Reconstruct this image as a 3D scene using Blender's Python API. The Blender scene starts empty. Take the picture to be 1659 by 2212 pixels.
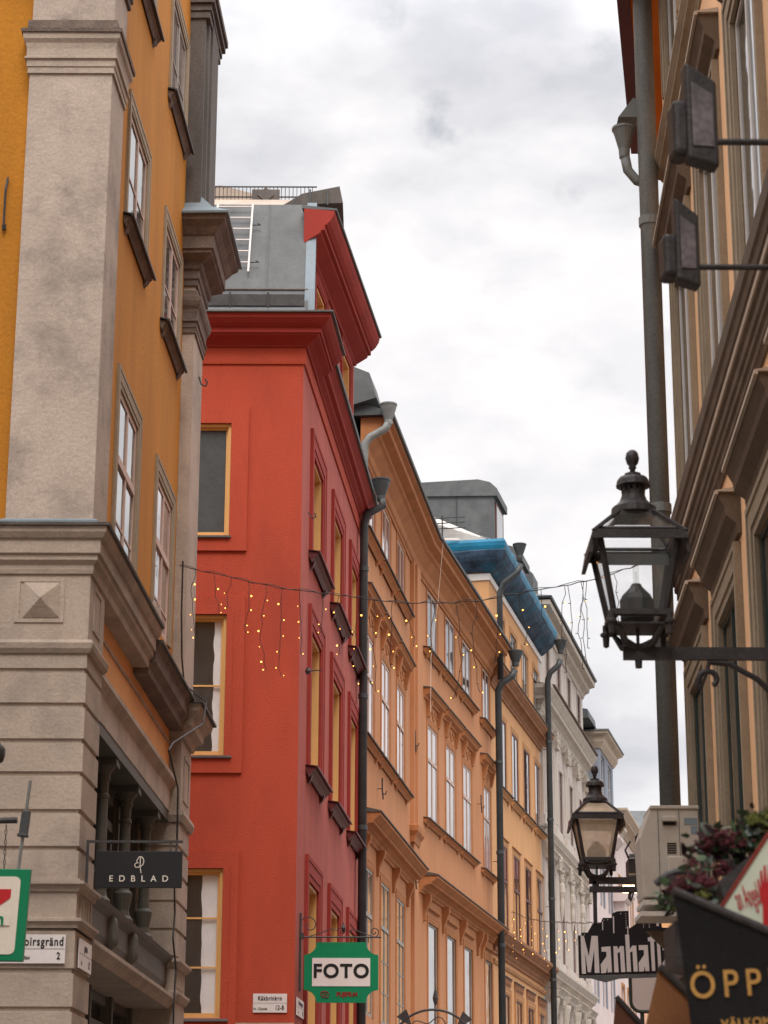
import bpy, bmesh, math, random
from mathutils import Matrix, Vector
R = math.radians
random.seed(11)
sc = bpy.context.scene
COL = sc.collection
# ------------------------------------------------------------------ camera
cam_d = bpy.data.cameras.new("camera"); cam = bpy.data.objects.new("camera", cam_d); COL.objects.link(cam)
cam_d.sensor_fit = 'VERTICAL'; cam_d.sensor_height = 36.0; cam_d.sensor_width = 27.0
cam_d.lens = 36 * 4845 / 2212.0
cam_d.clip_start = .1; cam_d.clip_end = 2000
cam_d.dof.use_dof = True; cam_d.dof.focus_distance = 38; cam_d.dof.aperture_fstop = 6.3
cam.location = (0, 0, 1.6)
cam.matrix_world = Matrix.Translation((0, 0, 1.6)) @ Matrix.Rotation(R(90 + 17.2), 4, 'X') @ Matrix.Rotation(R(.17), 4, 'Z')
sc.camera = cam
# ------------------------------------------------------------------ world: overcast sky with soft cloud structure
w = bpy.data.worlds.new("World"); sc.world = w; w.use_nodes = True
nt = w.node_tree; N = nt.nodes; L = nt.links; N.clear()
SUN_EL, SUN_AZ = 50, 176       # azimuth measured clockwise from +Y: behind the camera, a little to the right
def wn(t, **k):
    n = N.new(t)
    for a, b in k.items(): setattr(n, a, b)
    return n
out = wn('ShaderNodeOutputWorld'); bg = wn('ShaderNodeBackground')
sky = wn('ShaderNodeTexSky', sky_type='NISHITA', sun_disc=False, sun_elevation=R(SUN_EL), sun_rotation=R(SUN_AZ))
tc = wn('ShaderNodeTexCoord')
mp = wn('ShaderNodeMapping'); mp.inputs['Scale'].default_value = (1, 1, 1.9)
mp.inputs['Location'].default_value = (.37, .2, .63)
L.new(tc.outputs['Generated'], mp.inputs['Vector'])
n1 = wn('ShaderNodeTexNoise'); n1.inputs['Scale'].default_value = 5.2; n1.inputs['Detail'].default_value = 9; n1.inputs['Roughness'].default_value = .52; n1.inputs['Distortion'].default_value = .0
n2 = wn('ShaderNodeTexNoise'); n2.inputs['Scale'].default_value = 13; n2.inputs['Detail'].default_value = 8; n2.inputs['Roughness'].default_value = .55; n2.inputs['Distortion'].default_value = .1
L.new(mp.outputs[0], n1.inputs['Vector']); L.new(mp.outputs[0], n2.inputs['Vector'])
r1 = wn('ShaderNodeValToRGB'); e = r1.color_ramp.elements
e[0].position = .36; e[0].color = (.72, .72, .755, 1); e[1].position = .51; e[1].color = (1.0, .975, .975, 1)
L.new(n1.outputs['Fac'], r1.inputs['Fac'])
r2 = wn('ShaderNodeValToRGB'); e = r2.color_ramp.elements
e[0].position = .36; e[0].color = (.86, .87, .89, 1); e[1].position = .58; e[1].color = (1, 1, 1, 1)
L.new(n2.outputs['Fac'], r2.inputs['Fac'])
mul = wn('ShaderNodeMixRGB', blend_type='MULTIPLY'); mul.inputs[0].default_value = 1
L.new(r1.outputs[0], mul.inputs[1]); L.new(r2.outputs[0], mul.inputs[2])
# small gaps where the blue of the real sky shows through
n3 = wn('ShaderNodeTexNoise'); n3.inputs['Scale'].default_value = 7.5; n3.inputs['Detail'].default_value = 8; n3.inputs['Roughness'].default_value = .6
mp3 = wn('ShaderNodeMapping'); mp3.inputs['Location'].default_value = (2.33, 1.31, .17); L.new(tc.outputs['Generated'], mp3.inputs['Vector']); L.new(mp3.outputs[0], n3.inputs['Vector'])
gap = None
for (dx, dy, dz), cr, st in (((.0015, .868, .496), 1.5, 1.0), ((.092, .871, .482), 1.6, .62), ((.026, .890, .455), 1.3, .50), ((.081, .901, .426), .9, .5), ((-.5, .6, .62), 9, 1), ((.4, -.7, .6), 12, 1), ((-.3, -.2, .93), 10, 1)):
    vd = wn('ShaderNodeVectorMath', operation='DOT_PRODUCT'); L.new(tc.outputs['Generated'], vd.inputs[0]); vd.inputs[1].default_value = (dx, dy, dz)
    ms = wn('ShaderNodeMapRange'); ms.inputs['From Min'].default_value = math.cos(R(cr)); ms.inputs['From Max'].default_value = 1.0; ms.inputs['To Max'].default_value = st
    L.new(vd.outputs['Value'], ms.inputs['Value'])
    if gap is None: gap = ms.outputs[0]
    else:
        ad = wn('ShaderNodeMath', operation='MAXIMUM'); L.new(gap, ad.inputs[0]); L.new(ms.outputs[0], ad.inputs[1]); gap = ad.outputs[0]
n3.inputs['Scale'].default_value = 26
nm = wn('ShaderNodeMapRange'); nm.inputs['From Min'].default_value = .38; nm.inputs['From Max'].default_value = .62; nm.inputs['To Max'].default_value = 1; L.new(n3.outputs['Fac'], nm.inputs['Value'])
gm = wn('ShaderNodeMath', operation='MULTIPLY'); L.new(gap, gm.inputs[0]); L.new(nm.outputs[0], gm.inputs[1])
r3 = wn('ShaderNodeValToRGB'); e = r3.color_ramp.elements
e[0].position = .03; e[0].color = (0, 0, 0, 1); e[1].position = .42; e[1].color = (.85, .85, .85, 1)
L.new(gm.outputs[0], r3.inputs['Fac'])
sm = wn('ShaderNodeMixRGB', blend_type='MULTIPLY'); sm.inputs[0].default_value = 1; sm.inputs[2].default_value = (.10, .10, .085, 1)
L.new(sky.outputs[0], sm.inputs[1])
mx = wn('ShaderNodeMixRGB'); L.new(r3.outputs[0], mx.inputs[0]); L.new(mul.outputs[0], mx.inputs[1]); L.new(sm.outputs[0], mx.inputs[2])
# overcast luminance rises towards the zenith
sx = wn('ShaderNodeSeparateXYZ'); L.new(tc.outputs['Generated'], sx.inputs[0])
mr = wn('ShaderNodeMapRange'); mr.inputs['From Min'].default_value = .47; mr.inputs['From Max'].default_value = 1; mr.inputs['To Min'].default_value = 1.0; mr.inputs['To Max'].default_value = 4.2
L.new(sx.outputs['Z'], mr.inputs['Value'])
L.new(mx.outputs[0], bg.inputs['Color']); L.new(mr.outputs[0], bg.inputs['Strength']); L.new(bg.outputs[0], out.inputs[0])
# ------------------------------------------------------------------ sun through the cloud
sl = bpy.data.lights.new("sun", 'SUN'); sl.energy = 1.7; sl.angle = R(26); sl.color = (1, .95, .88)
so = bpy.data.objects.new("sun", sl); COL.objects.link(so)
sd = Vector((math.sin(R(SUN_AZ)) * math.cos(R(SUN_EL)), math.cos(R(SUN_AZ)) * math.cos(R(SUN_EL)), math.sin(R(SUN_EL))))
so.matrix_world = sd.to_track_quat('Z', 'Y').to_matrix().to_4x4()
sc.view_settings.view_transform = 'Standard'; sc.view_settings.look = 'None'; sc.view_settings.exposure = 0.10; sc.view_settings.gamma = 1
sc.cycles.max_bounces = 8; sc.cycles.diffuse_bounces = 3; sc.cycles.glossy_bounces = 4; sc.cycles.transparent_max_bounces = 10
# ------------------------------------------------------------------ materials
def srgb(r, g, b):
    f = lambda c: (c / 255 / 12.92) if c / 255 <= .04045 else ((c / 255 + .055) / 1.055) ** 2.4
    return (f(r), f(g), f(b), 1)
def mat(name, col, rough=.85, var=.12, scale=1.2, bump=.25, bscale=60, metal=0, stain=None, stain_amt=.5, stain_scale=.8, streak=False, spec=.3, seams=None):
    m = bpy.data.materials.new(name); m.use_nodes = True; t = m.node_tree; n = t.nodes; l = t.links
    p = n['Principled BSDF']; p.inputs['Roughness'].default_value = rough; p.inputs['Metallic'].default_value = metal
    p.inputs['Specular IOR Level'].default_value = spec
    tc = n.new('ShaderNodeTexCoord'); mpn = n.new('ShaderNodeMapping'); l.new(tc.outputs['Object'], mpn.inputs[0])
    if streak: mpn.inputs['Scale'].default_value = (1.6, 1.6, .35)
    a = n.new('ShaderNodeTexNoise'); a.inputs['Scale'].default_value = scale; a.inputs['Detail'].default_value = 8; a.inputs['Roughness'].default_value = .62
    l.new(mpn.outputs[0], a.inputs['Vector'])
    rr = n.new('ShaderNodeValToRGB'); e = rr.color_ramp.elements
    c = Vector(col[:3]); e[0].position = .3; e[1].position = .7
    e[0].color = (*[max(0, x * (1 - var)) for x in c], 1); e[1].color = (*[min(1, x * (1 + var)) for x in c], 1)
    l.new(a.outputs['Fac'], rr.inputs[0]); colout = rr.outputs[0]
    # fine grain of the plaster or paint
    g = n.new('ShaderNodeTexNoise'); g.inputs['Scale'].default_value = 38; g.inputs['Detail'].default_value = 4; l.new(tc.outputs['Object'], g.inputs['Vector'])
    gr = n.new('ShaderNodeMapRange'); gr.inputs['From Min'].default_value = .3; gr.inputs['From Max'].default_value = .7; gr.inputs['To Min'].default_value = 1 - var * .6; gr.inputs['To Max'].default_value = 1 + var * .6
    l.new(g.outputs['Fac'], gr.inputs['Value'])
    mm = n.new('ShaderNodeVectorMath'); mm.operation = 'SCALE'; l.new(colout, mm.inputs[0]); l.new(gr.outputs[0], mm.inputs['Scale']); colout = mm.outputs[0]
    if stain:
        b = n.new('ShaderNodeTexNoise'); b.inputs['Scale'].default_value = stain_scale; b.inputs['Detail'].default_value = 10; b.inputs['Roughness'].default_value = .68
        mp2 = n.new('ShaderNodeMapping'); mp2.inputs['Location'].default_value = (3.1, 7.7, 1.3); l.new(tc.outputs['Object'], mp2.inputs[0])
        mp2.inputs['Scale'].default_value = (1.5, 1.5, .5) if streak else (1, 1, 1)
        l.new(mp2.outputs[0], b.inputs['Vector'])
        br = n.new('ShaderNodeMapRange'); br.inputs['From Min'].default_value = .48; br.inputs['From Max'].default_value = .72; br.inputs['To Max'].default_value = stain_amt
        l.new(b.outputs['Fac'], br.inputs['Value'])
        mi = n.new('ShaderNodeMixRGB'); l.new(br.outputs[0], mi.inputs[0]); l.new(colout, mi.inputs[1]); mi.inputs[2].default_value = stain; colout = mi.outputs[0]
    l.new(colout, p.inputs['Base Color'])
    if bump:
        k = n.new('ShaderNodeTexNoise'); k.inputs['Scale'].default_value = bscale; k.inputs['Detail'].default_value = 5; l.new(tc.outputs['Object'], k.inputs['Vector'])
        bm_ = n.new('ShaderNodeBump'); bm_.inputs['Strength'].default_value = bump; bm_.inputs['Distance'].default_value = .02
        l.new(k.outputs['Fac'], bm_.inputs['Height']); l.new(bm_.outputs[0], p.inputs['Normal'])
    return m
def emat(name, col, s):
    m = bpy.data.materials.new(name); m.use_nodes = True; p = m.node_tree.nodes['Principled BSDF']
    p.inputs['Base Color'].default_value = (*col[:3], 1); p.inputs['Emission Color'].default_value = (*col[:3], 1); p.inputs['Emission Strength'].default_value = s
    return m
def pane_mat(name, dark, light, scale=(9, 9, .6), thr=(.42, .58), rough=.06, wave=.004):
    """closed window: glossy glass in front of a dark room or pale curtains, slightly wavy old glass"""
    m = bpy.data.materials.new(name); m.use_nodes = True; t = m.node_tree; n = t.nodes; l = t.links; p = n['Principled BSDF']
    p.inputs['Roughness'].default_value = rough; p.inputs['Specular IOR Level'].default_value = .8; p.inputs['Coat Weight'].default_value = .6; p.inputs['Coat Roughness'].default_value = .03
    tc = n.new('ShaderNodeTexCoord'); mpn = n.new('ShaderNodeMapping'); mpn.inputs['Scale'].default_value = scale; l.new(tc.outputs['Object'], mpn.inputs[0])
    oi = n.new('ShaderNodeObjectInfo'); ad = n.new('ShaderNodeVectorMath'); ad.operation = 'ADD'
    sc_ = n.new('ShaderNodeMath'); sc_.operation = 'MULTIPLY'; sc_.inputs[1].default_value = 37; l.new(oi.outputs['Random'], sc_.inputs[0])
    l.new(mpn.outputs[0], ad.inputs[0]); l.new(sc_.outputs[0], ad.inputs[1])
    a = n.new('ShaderNodeTexNoise'); a.inputs['Scale'].default_value = 1; a.inputs['Detail'].default_value = 4; l.new(ad.outputs[0], a.inputs['Vector'])
    rr = n.new('ShaderNodeValToRGB'); e = rr.color_ramp.elements; e[0].position, e[1].position = thr; e[0].color = dark; e[1].color = light
    l.new(a.outputs['Fac'], rr.inputs[0]); l.new(rr.outputs[0], p.inputs['Base Color'])
    k = n.new('ShaderNodeTexNoise'); k.inputs['Scale'].default_value = 2.2; l.new(tc.outputs['Object'], k.inputs['Vector'])
    b = n.new('ShaderNodeBump'); b.inputs['Strength'].default_value = 1; b.inputs['Distance'].default_value = wave; l.new(k.outputs['Fac'], b.inputs['Height'])
    l.new(b.outputs[0], p.inputs['Normal']); l.new(b.outputs[0], p.inputs['Coat Normal'])
    return m
def glass_mat(name, tint=(1, 1, 1, 1), fac=.12, frost=None):
    m = bpy.data.materials.new(name); m.use_nodes = True; t = m.node_tree; n = t.nodes; l = t.links; n.remove(n['Principled BSDF'])
    o = n['Material Output']; tr = n.new('ShaderNodeBsdfTransparent'); tr.inputs[0].default_value = tint
    gl = n.new('ShaderNodeBsdfGlossy'); gl.inputs['Roughness'].default_value = .03
    lwf = n.new('ShaderNodeLayerWeight'); lwf.inputs[0].default_value = .5; pw = n.new('ShaderNodeMath'); pw.operation = 'POWER'; pw.inputs[1].default_value = 4.5; l.new(lwf.outputs['Facing'], pw.inputs[0]); lw = n.new('ShaderNodeMath'); lw.operation = 'MULTIPLY_ADD'; lw.inputs[1].default_value = .8; lw.inputs[2].default_value = .05; l.new(pw.outputs[0], lw.inputs[0])
    mxs = n.new('ShaderNodeMixShader'); l.new(lw.outputs[0], mxs.inputs[0]); l.new(tr.outputs[0], mxs.inputs[1]); l.new(gl.outputs[0], mxs.inputs[2]); last = mxs.outputs[0]
    # a thin film of dust, or a frosted coat
    tl = n.new('ShaderNodeBsdfTranslucent'); df = n.new('ShaderNodeBsdfDiffuse'); fc = frost if frost else (.6, .68, .66, 1)
    tl.inputs[0].default_value = fc; df.inputs[0].default_value = fc
    md = n.new('ShaderNodeMixShader'); md.inputs[0].default_value = .5; l.new(tl.outputs[0], md.inputs[1]); l.new(df.outputs[0], md.inputs[2])
    ns = n.new('ShaderNodeTexNoise'); ns.inputs['Scale'].default_value = 6; ns.inputs['Detail'].default_value = 6
    mrr = n.new('ShaderNodeMapRange'); mrr.inputs['From Min'].default_value = .3; mrr.inputs['From Max'].default_value = .7; k_ = .1 if frost else .5; mrr.inputs['To Min'].default_value = fac * (1 - k_); mrr.inputs['To Max'].default_value = min(1, fac * (1 + k_))
    l.new(ns.outputs[0], mrr.inputs[0])
    m2 = n.new('ShaderNodeMixShader'); l.new(mrr.outputs[0], m2.inputs[0]); l.new(last, m2.inputs[1]); l.new(md.outputs[0], m2.inputs[2]); l.new(m2.outputs[0], o.inputs[0])
    return m
M = {}
M['ochre'] = mat('ochre_plaster', (.46, .18, .014, 1), var=.16, scale=.8, bump=.3, bscale=25, stain=(.36, .13, .012, 1), stain_amt=.45, streak=True)
M['cream_ochre'] = mat('cream_ochre_plaster', (.74, .36, .13, 1), var=.08, bump=.2)
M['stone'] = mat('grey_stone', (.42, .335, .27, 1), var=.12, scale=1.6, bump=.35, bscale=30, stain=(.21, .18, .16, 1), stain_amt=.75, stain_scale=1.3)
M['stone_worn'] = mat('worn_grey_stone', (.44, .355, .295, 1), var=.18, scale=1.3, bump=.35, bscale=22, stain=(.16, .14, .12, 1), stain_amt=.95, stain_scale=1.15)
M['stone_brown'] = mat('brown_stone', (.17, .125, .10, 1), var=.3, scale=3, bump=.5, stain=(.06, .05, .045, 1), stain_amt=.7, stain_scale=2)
M['stone_dark'] = mat('dark_weathered_stone', (.115, .10, .09, 1), var=.25, scale=2, bump=.4, streak=True)
M['shopgrey'] = mat('grey_green_paint', (.10, .092, .075, 1), rough=.6, var=.15, bump=.2)
M['red'] = mat('red_plaster', (.44, .066, .032, 1), var=.10, scale=.7, bump=.5, bscale=45, stain=(.30, .045, .028, 1), stain_amt=.6, stain_scale=.7, streak=True)
M['red_dark'] = mat('dark_red_trim', (.30, .036, .025, 1), var=.12, scale=1.2, bump=.3)
M['red_pink'] = mat('pink_red_plaster', (.42, .105, .082, 1), var=.14, scale=1.4, bump=.5, bscale=45, streak=True, stain=(.30, .07, .06, 1), stain_amt=.45, stain_scale=1.3)
M['maroon'] = mat('maroon_sheet_metal', (.11, .018, .018, 1), rough=.5, var=.25, bump=.1)
M['yellow_wood'] = mat('yellow_painted_wood', (.74, .42, .15, 1), rough=.55, var=.06, bump=.05)
M['slate'] = mat('grey_sheet_roof', (.105, .11, .112, 1), rough=.6, var=.18, scale=2.5, bump=.15, bscale=8, stain=(.20, .20, .19, 1), stain_amt=.5)
M['slate_blue'] = mat('blue_grey_sheet', (.19, .235, .265, 1), rough=.5, var=.15, bump=.1)
M['black_metal'] = mat('black_iron', (.048, .042, .042, 1), rough=.5, var=.3, scale=8, bump=.2)
M['pipe_dark'] = mat('dark_zinc_pipe', (.045, .05, .052, 1), rough=.5, var=.25, scale=4, bump=.15, spec=.5)
M['pipe'] = mat('grey_zinc_pipe', (.19, .195, .185, 1), rough=.5, var=.25, scale=3, bump=.15, streak=True, spec=.5)
M['orange'] = mat('orange_plaster', (.52, .23, .105, 1), var=.10, scale=.9, bump=.25, bscale=30, stain=(.50, .20, .08, 1), stain_amt=.5, stain_scale=.8, streak=True)
M['orange2'] = mat('light_orange_plaster', (.57, .26, .125, 1), var=.10, scale=.9, bump=.25, bscale=30, stain=(.52, .22, .09, 1), stain_amt=.5, stain_scale=.9, streak=True)
M['orange_trim'] = mat('orange_trim', (.46, .185, .072, 1), var=.16, scale=2, bump=.2, stain=(.36, .15, .06, 1), stain_amt=.6, stain_scale=3)
M['peach'] = mat('peach_plaster', (.64, .335, .15, 1), var=.08, scale=.9, bump=.2, stain=(.62, .33, .16, 1), stain_amt=.5, streak=True)
M['peach_trim'] = mat('peach_trim', (.50, .25, .11, 1), var=.12, scale=2, bump=.2)
M['brown_trim'] = mat('brown_cornice_paint', (.30, .13, .06, 1), var=.2, scale=2, bump=.2)
M['white'] = mat('white_stucco', (.58, .51, .46, 1), var=.10, scale=1.2, bump=.3, stain=(.40, .34, .28, 1), stain_amt=.6, stain_scale=1.2, streak=True)
M['white_trim'] = mat('dirty_stucco_ornament', (.54, .47, .40, 1), var=.12, scale=4, bump=.6, bscale=14, stain=(.34, .28, .22, 1), stain_amt=.5, stain_scale=3)
M['pinkwhite'] = mat('pinkish_white_plaster', (.70, .58, .55, 1), var=.08, bump=.2)
M['salmon'] = mat('salmon_plaster', (.72, .42, .28, 1), var=.08, bump=.2)
M['bluegrey'] = mat('blue_grey_paint', (.26, .28, .33, 1), var=.1, bump=.1)
M['far_brown'] = mat('brown_tile_roof', (.14, .055, .045, 1), var=.25, scale=6, bump=.4)
M['copper'] = mat('green_copper', (.12, .19, .18, 1), var=.2, bump=.1)
M['tarp'] = mat('teal_netting', (.010, .16, .28, 1), rough=.5, var=.2, scale=2, bump=.5, bscale=5)
M['casing'] = mat('olive_stone_casing', (.31, .24, .165, 1), var=.15, scale=2.5, bump=.3)
M['casing_lt'] = mat('pale_stone_casing', (.50, .40, .31, 1), var=.12, scale=2.5, bump=.3)
M['dark_olive'] = mat('dark_olive_moulding', (.14, .10, .07, 1), var=.2, scale=3, bump=.3)
M['rb_wall'] = mat('apricot_plaster', (.86, .51, .28, 1), var=.08, bump=.25)
M['green_frame'] = mat('dark_green_frame', (.045, .06, .05, 1), rough=.5, var=.15, bump=.1)
M['whitepaint'] = mat('white_window_paint', (.74, .68, .64, 1), rough=.5, var=.05, bump=.05)
M['pinkframe'] = mat('pinkish_window_paint', (.56, .40, .33, 1), rough=.6, var=.08, bump=.05)
M['brownframe'] = mat('red_brown_window_paint', (.11, .03, .025, 1), rough=.5, var=.1, bump=.05)
M['greyframe'] = mat('grey_window_paint', (.34, .30, .26, 1), rough=.6, var=.1, bump=.05)
M['ac'] = mat('beige_ac_casing', (.47, .42, .36, 1), rough=.5, var=.05, bump=.05, stain=(.30, .26, .21, 1), stain_amt=.5, stain_scale=4)
M['room'] = mat('dark_interior', (.02, .018, .018, 1), var=.2, bump=0)
M['sky_reflection'] = mat('white_sky_reflection', (.90, .90, .93, 1), rough=.9, var=.06, scale=6, bump=.3, bscale=8)  # plain white that stands in for bright sky reflected in panes
M['blind'] = mat('dark_grey_blind', (.07, .075, .075, 1), rough=.8, var=.15, scale=5, bump=.2)
M['ground'] = mat('cobblestone', (.12, .11, .10, 1), var=.3, scale=8, bump=.8, bscale=9)
M['paving'] = mat('granite_paving', (.20, .19, .175, 1), var=.25, scale=5, bump=.6, bscale=12)
M['g_sky'] = pane_mat('window_glass_clear', (.012, .012, .014, 1), (.05, .045, .045, 1))
M['g_curt'] = pane_mat('window_glass_with_net_curtain', (.14, .11, .11, 1), (.36, .29, .28, 1), scale=(14, 14, .5))
M['g_curt2'] = pane_mat('window_glass_with_pink_curtain', (.16, .09, .085, 1), (.42, .27, .25, 1), scale=(16, 16, .4))
M['g_grey'] = pane_mat('window_glass_grey', (.05, .05, .05, 1), (.13, .12, .115, 1), scale=(3, 3, 1))
M['g_white'] = pane_mat('window_glass_bright_blind', (.45, .43, .43, 1), (.80, .79, .80, 1), scale=(9, 9, .5), thr=(.36, .5))
M['g_dark'] = pane_mat('window_glass_dark', (.008, .008, .009, 1), (.03, .028, .028, 1))
M['glass'] = glass_mat('lantern_glass', fac=.05)
M['frost'] = glass_mat('frosted_lantern_glass', fac=.60, frost=(1, .86, .66, 1))
M['clear'] = glass_mat('clear_window_glass', fac=.05)
M['bulb'] = emat('warm_bulb', (1, .42, .08), 5)
M['lit'] = emat('lit_lamp', (1, .75, .42), 14)
M['signblack'] = mat('black_sign_panel', (.012, .010, .012, 1), rough=.5, var=.2, bump=.05)
M['signwhite'] = mat('white_sign_paint', (.72, .66, .64, 1), rough=.6, var=.05, bump=0)
M['signgreen'] = mat('green_sign_enamel', (.0, .205, .085, 1), rough=.4, var=.08, bump=0)
M['signred'] = mat('red_sign_paint', (.50, .015, .02, 1), rough=.5, var=.08, bump=0)
M['signbrown'] = mat('brown_red_sign_paint', (.20, .025, .015, 1), rough=.5, var=.1, bump=0)
M['signcream'] = mat('cream_sign_panel', (.78, .70, .60, 1), rough=.5, var=.04, bump=0)
M['signmint'] = mat('pale_mint_sign_panel', (.62, .68, .55, 1), rough=.4, var=.04, bump=0)
M['enamel'] = mat('white_enamel', (.70, .64, .62, 1), rough=.35, var=.05, bump=0)
M['ink'] = mat('black_lettering', (.01, .01, .01, 1), rough=.5, var=.05, bump=0)
M['gold'] = mat('gold_lettering', (.50, .27, .07, 1), rough=.6, var=.15, scale=20, bump=0)
M['awn_black'] = mat('black_awning_cloth', (.012, .011, .012, 1), rough=.9, var=.25, scale=3, bump=.5, bscale=140)
M['awn_brown'] = mat('brown_awning_cloth', (.24, .105, .045, 1), rough=.9, var=.12, scale=2, bump=.4, bscale=140)
M['awn_brown2'] = mat('dark_brown_awning_cloth', (.13, .055, .035, 1), rough=.9, var=.12, scale=2, bump=.4, bscale=140)
M['leaf'] = mat('green_leaf', (.06, .10, .045, 1), rough=.5, var=.4, scale=9, bump=.1)
M['leaf_lt'] = mat('yellow_green_leaf', (.20, .21, .05, 1), rough=.6, var=.3, scale=9, bump=.1)
M['leaf_grey'] = mat('silver_leaf', (.30, .36, .33, 1), rough=.5, var=.3, scale=9, bump=.1)
M['leaf_dk'] = mat('dark_purple_leaf', (.035, .018, .02, 1), rough=.5, var=.3, scale=9, bump=.1)
M['sedum'] = mat('purple_sedum_bloom', (.13, .032, .042, 1), rough=.8, var=.4, scale=14, bump=.2)
M['terracotta'] = mat('terracotta', (.42, .19, .11, 1), rough=.8, var=.15, bump=.2)
M['lens'] = mat('dusty_lens', (.16, .14, .15, 1), rough=.35, var=.4, scale=5, bump=.1)
M['wood'] = mat('white_painted_board', (.55, .50, .45, 1), rough=.7, var=.15, bump=.3)

# ------------------------------------------------------------------ mesh helpers
class Fr:
    """a facade frame: u along the wall, w inward (negative = towards the street), z up"""
    def __init__(s, x, y, dx, dy):
        d = Vector((dx, dy)).normalized(); s.o = Vector((x, y)); s.d = d; s.n = Vector((d.y, -d.x))
        s.m = Matrix(((d.x, -s.n.x, 0, x), (d.y, -s.n.y, 0, y), (0, 0, 1, 0), (0, 0, 0, 1)))
    def pt(s, u, w, z): return s.m @ Vector((u, w, z))
    def xy(s, u, w=0): p = s.pt(u, w, 0); return (p.x, p.y)
I4 = Matrix.Identity(4)
class MB:
    def __init__(s): s.b = bmesh.new()
    def face(s, pts, m=None):
        vs = [s.b.verts.new(m @ Vector(p) if m else p) for p in pts]
        try: s.b.faces.new(vs)
        except ValueError: pass
    def box(s, x0, x1, y0, y1, z0, z1, m=None):
        P = [(x, y, z) for x in (x0, x1) for y in (y0, y1) for z in (z0, z1)]
        v = [s.b.verts.new(m @ Vector(p) if m else p) for p in P]
        for f in ((0, 1, 3, 2), (4, 6, 7, 5), (0, 4, 5, 1), (2, 3, 7, 6), (0, 2, 6, 4), (1, 5, 7, 3)):
            s.b.faces.new([v[i] for i in f])
        return s
    def prism(s, poly, d0, d1, ax='x', m=None):
        """polygon in the plane across the axis, extruded from d0 to d1; ax x: poly=(y,z); y: (x,z); z: (x,y)"""
        def P(a, b, d): return {'x': (d, a, b), 'y': (a, d, b), 'z': (a, b, d)}[ax]
        A = [s.b.verts.new(m @ Vector(P(a, b, d0)) if m else P(a, b, d0)) for a, b in poly]
        B = [s.b.verts.new(m @ Vector(P(a, b, d1)) if m else P(a, b, d1)) for a, b in poly]
        n = len(poly)
        s.b.faces.new(A); s.b.faces.new(B[::-1])
        for i in range(n): s.b.faces.new([A[i], B[i], B[(i + 1) % n], A[(i + 1) % n]])
        return s
    def mould(s, path, prof):
        """run a profile (p outward to the right of the path, z) along a plan path with mitred corners"""
        path = [Vector(p) for p in path]; n = len(path); rings = []
        for i, p in enumerate(path):
            ns = []
            if i > 0: d = (p - path[i - 1]).normalized(); ns.append(Vector((d.y, -d.x)))
            if i < n - 1: d = (path[i + 1] - p).normalized(); ns.append(Vector((d.y, -d.x)))
            if len(ns) == 2:
                b = (ns[0] + ns[1]).normalized(); k = b / max(.2, b.dot(ns[0]))
            else: k = ns[0]
            rings.append([s.b.verts.new((p.x + k.x * q, p.y + k.y * q, z)) for q, z in prof])
        m = len(prof)
        for i in range(n - 1):
            for j in range(m): s.b.faces.new([rings[i][j], rings[i][(j + 1) % m], rings[i + 1][(j + 1) % m], rings[i + 1][j]])
        s.b.faces.new(rings[0]); s.b.faces.new(rings[-1][::-1]); return s
    def tube(s, pts, r, seg=8, m=None, cap=True):
        pts = [Vector(p) for p in pts]
        if m: pts = [m @ p for p in pts]
        n = len(pts); rr = r if isinstance(r, (list, tuple)) else [r] * n; rings = []; prev = None
        for i, p in enumerate(pts):
            d = ((pts[min(i + 1, n - 1)] - p).normalized() if i < n - 1 else Vector()) + ((p - pts[i - 1]).normalized() if i else Vector())
            d.normalize()
            if prev is None: a = d.cross(Vector((0, 0, 1)) if abs(d.z) < .9 else Vector((1, 0, 0))).normalized()
            else: a = (prev - d * prev.dot(d)).normalized()
            prev = a; b = d.cross(a)
            rings.append([s.b.verts.new(p + (a * math.cos(t) + b * math.sin(t)) * rr[i]) for t in [2 * math.pi * k / seg for k in range(seg)]])
        for i in range(n - 1):
            for j in range(seg): s.b.faces.new([rings[i][j], rings[i][(j + 1) % seg], rings[i + 1][(j + 1) % seg], rings[i + 1][j]])
        if cap: s.b.faces.new(rings[0][::-1]); s.b.faces.new(rings[-1])
        return s
    def lathe(s, prof, c=(0, 0, 0), seg=16, m=None, rot=0):
        rings = []
        for r, z in prof:
            rings.append([(lambda q: s.b.verts.new(m @ q if m else q))(Vector((c[0] + r * math.cos(t), c[1] + r * math.sin(t), c[2] + z))) for t in [rot + 2 * math.pi * k / seg for k in range(seg)]])
        for i in range(len(prof) - 1):
            for j in range(seg): s.b.faces.new([rings[i][j], rings[i][(j + 1) % seg], rings[i + 1][(j + 1) % seg], rings[i + 1][j]])
        s.b.faces.new(rings[0][::-1]); s.b.faces.new(rings[-1]); return s
    def mesh(s, name, mt, smooth=False):
        bmesh.ops.recalc_face_normals(s.b, faces=s.b.faces)
        me = bpy.data.meshes.new(name); s.b.to_mesh(me); s.b.free(); me.materials.append(mt)
        if smooth:
            for p in me.polygons: p.use_smooth = True
        return me
W = {}
def thing(name, label, cat, loc=(0, 0, 0), group=None, rotz=0):
    o = bpy.data.objects.new(name, None); COL.objects.link(o); o.empty_display_size = .2
    mt = Matrix.Translation(loc) @ Matrix.Rotation(rotz, 4, 'Z'); o.matrix_basis = mt; W[o.name] = mt
    o['label'] = label; o['category'] = cat
    if group: o['group'] = group
    return o
def put(name, me, parent=None, mw=I4):
    o = bpy.data.objects.new(name, me); COL.objects.link(o); W[o.name] = mw
    if parent: o.parent = parent; o.matrix_basis = W[parent.name].inverted() @ mw
    else: o.matrix_basis = mw
    return o
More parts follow.
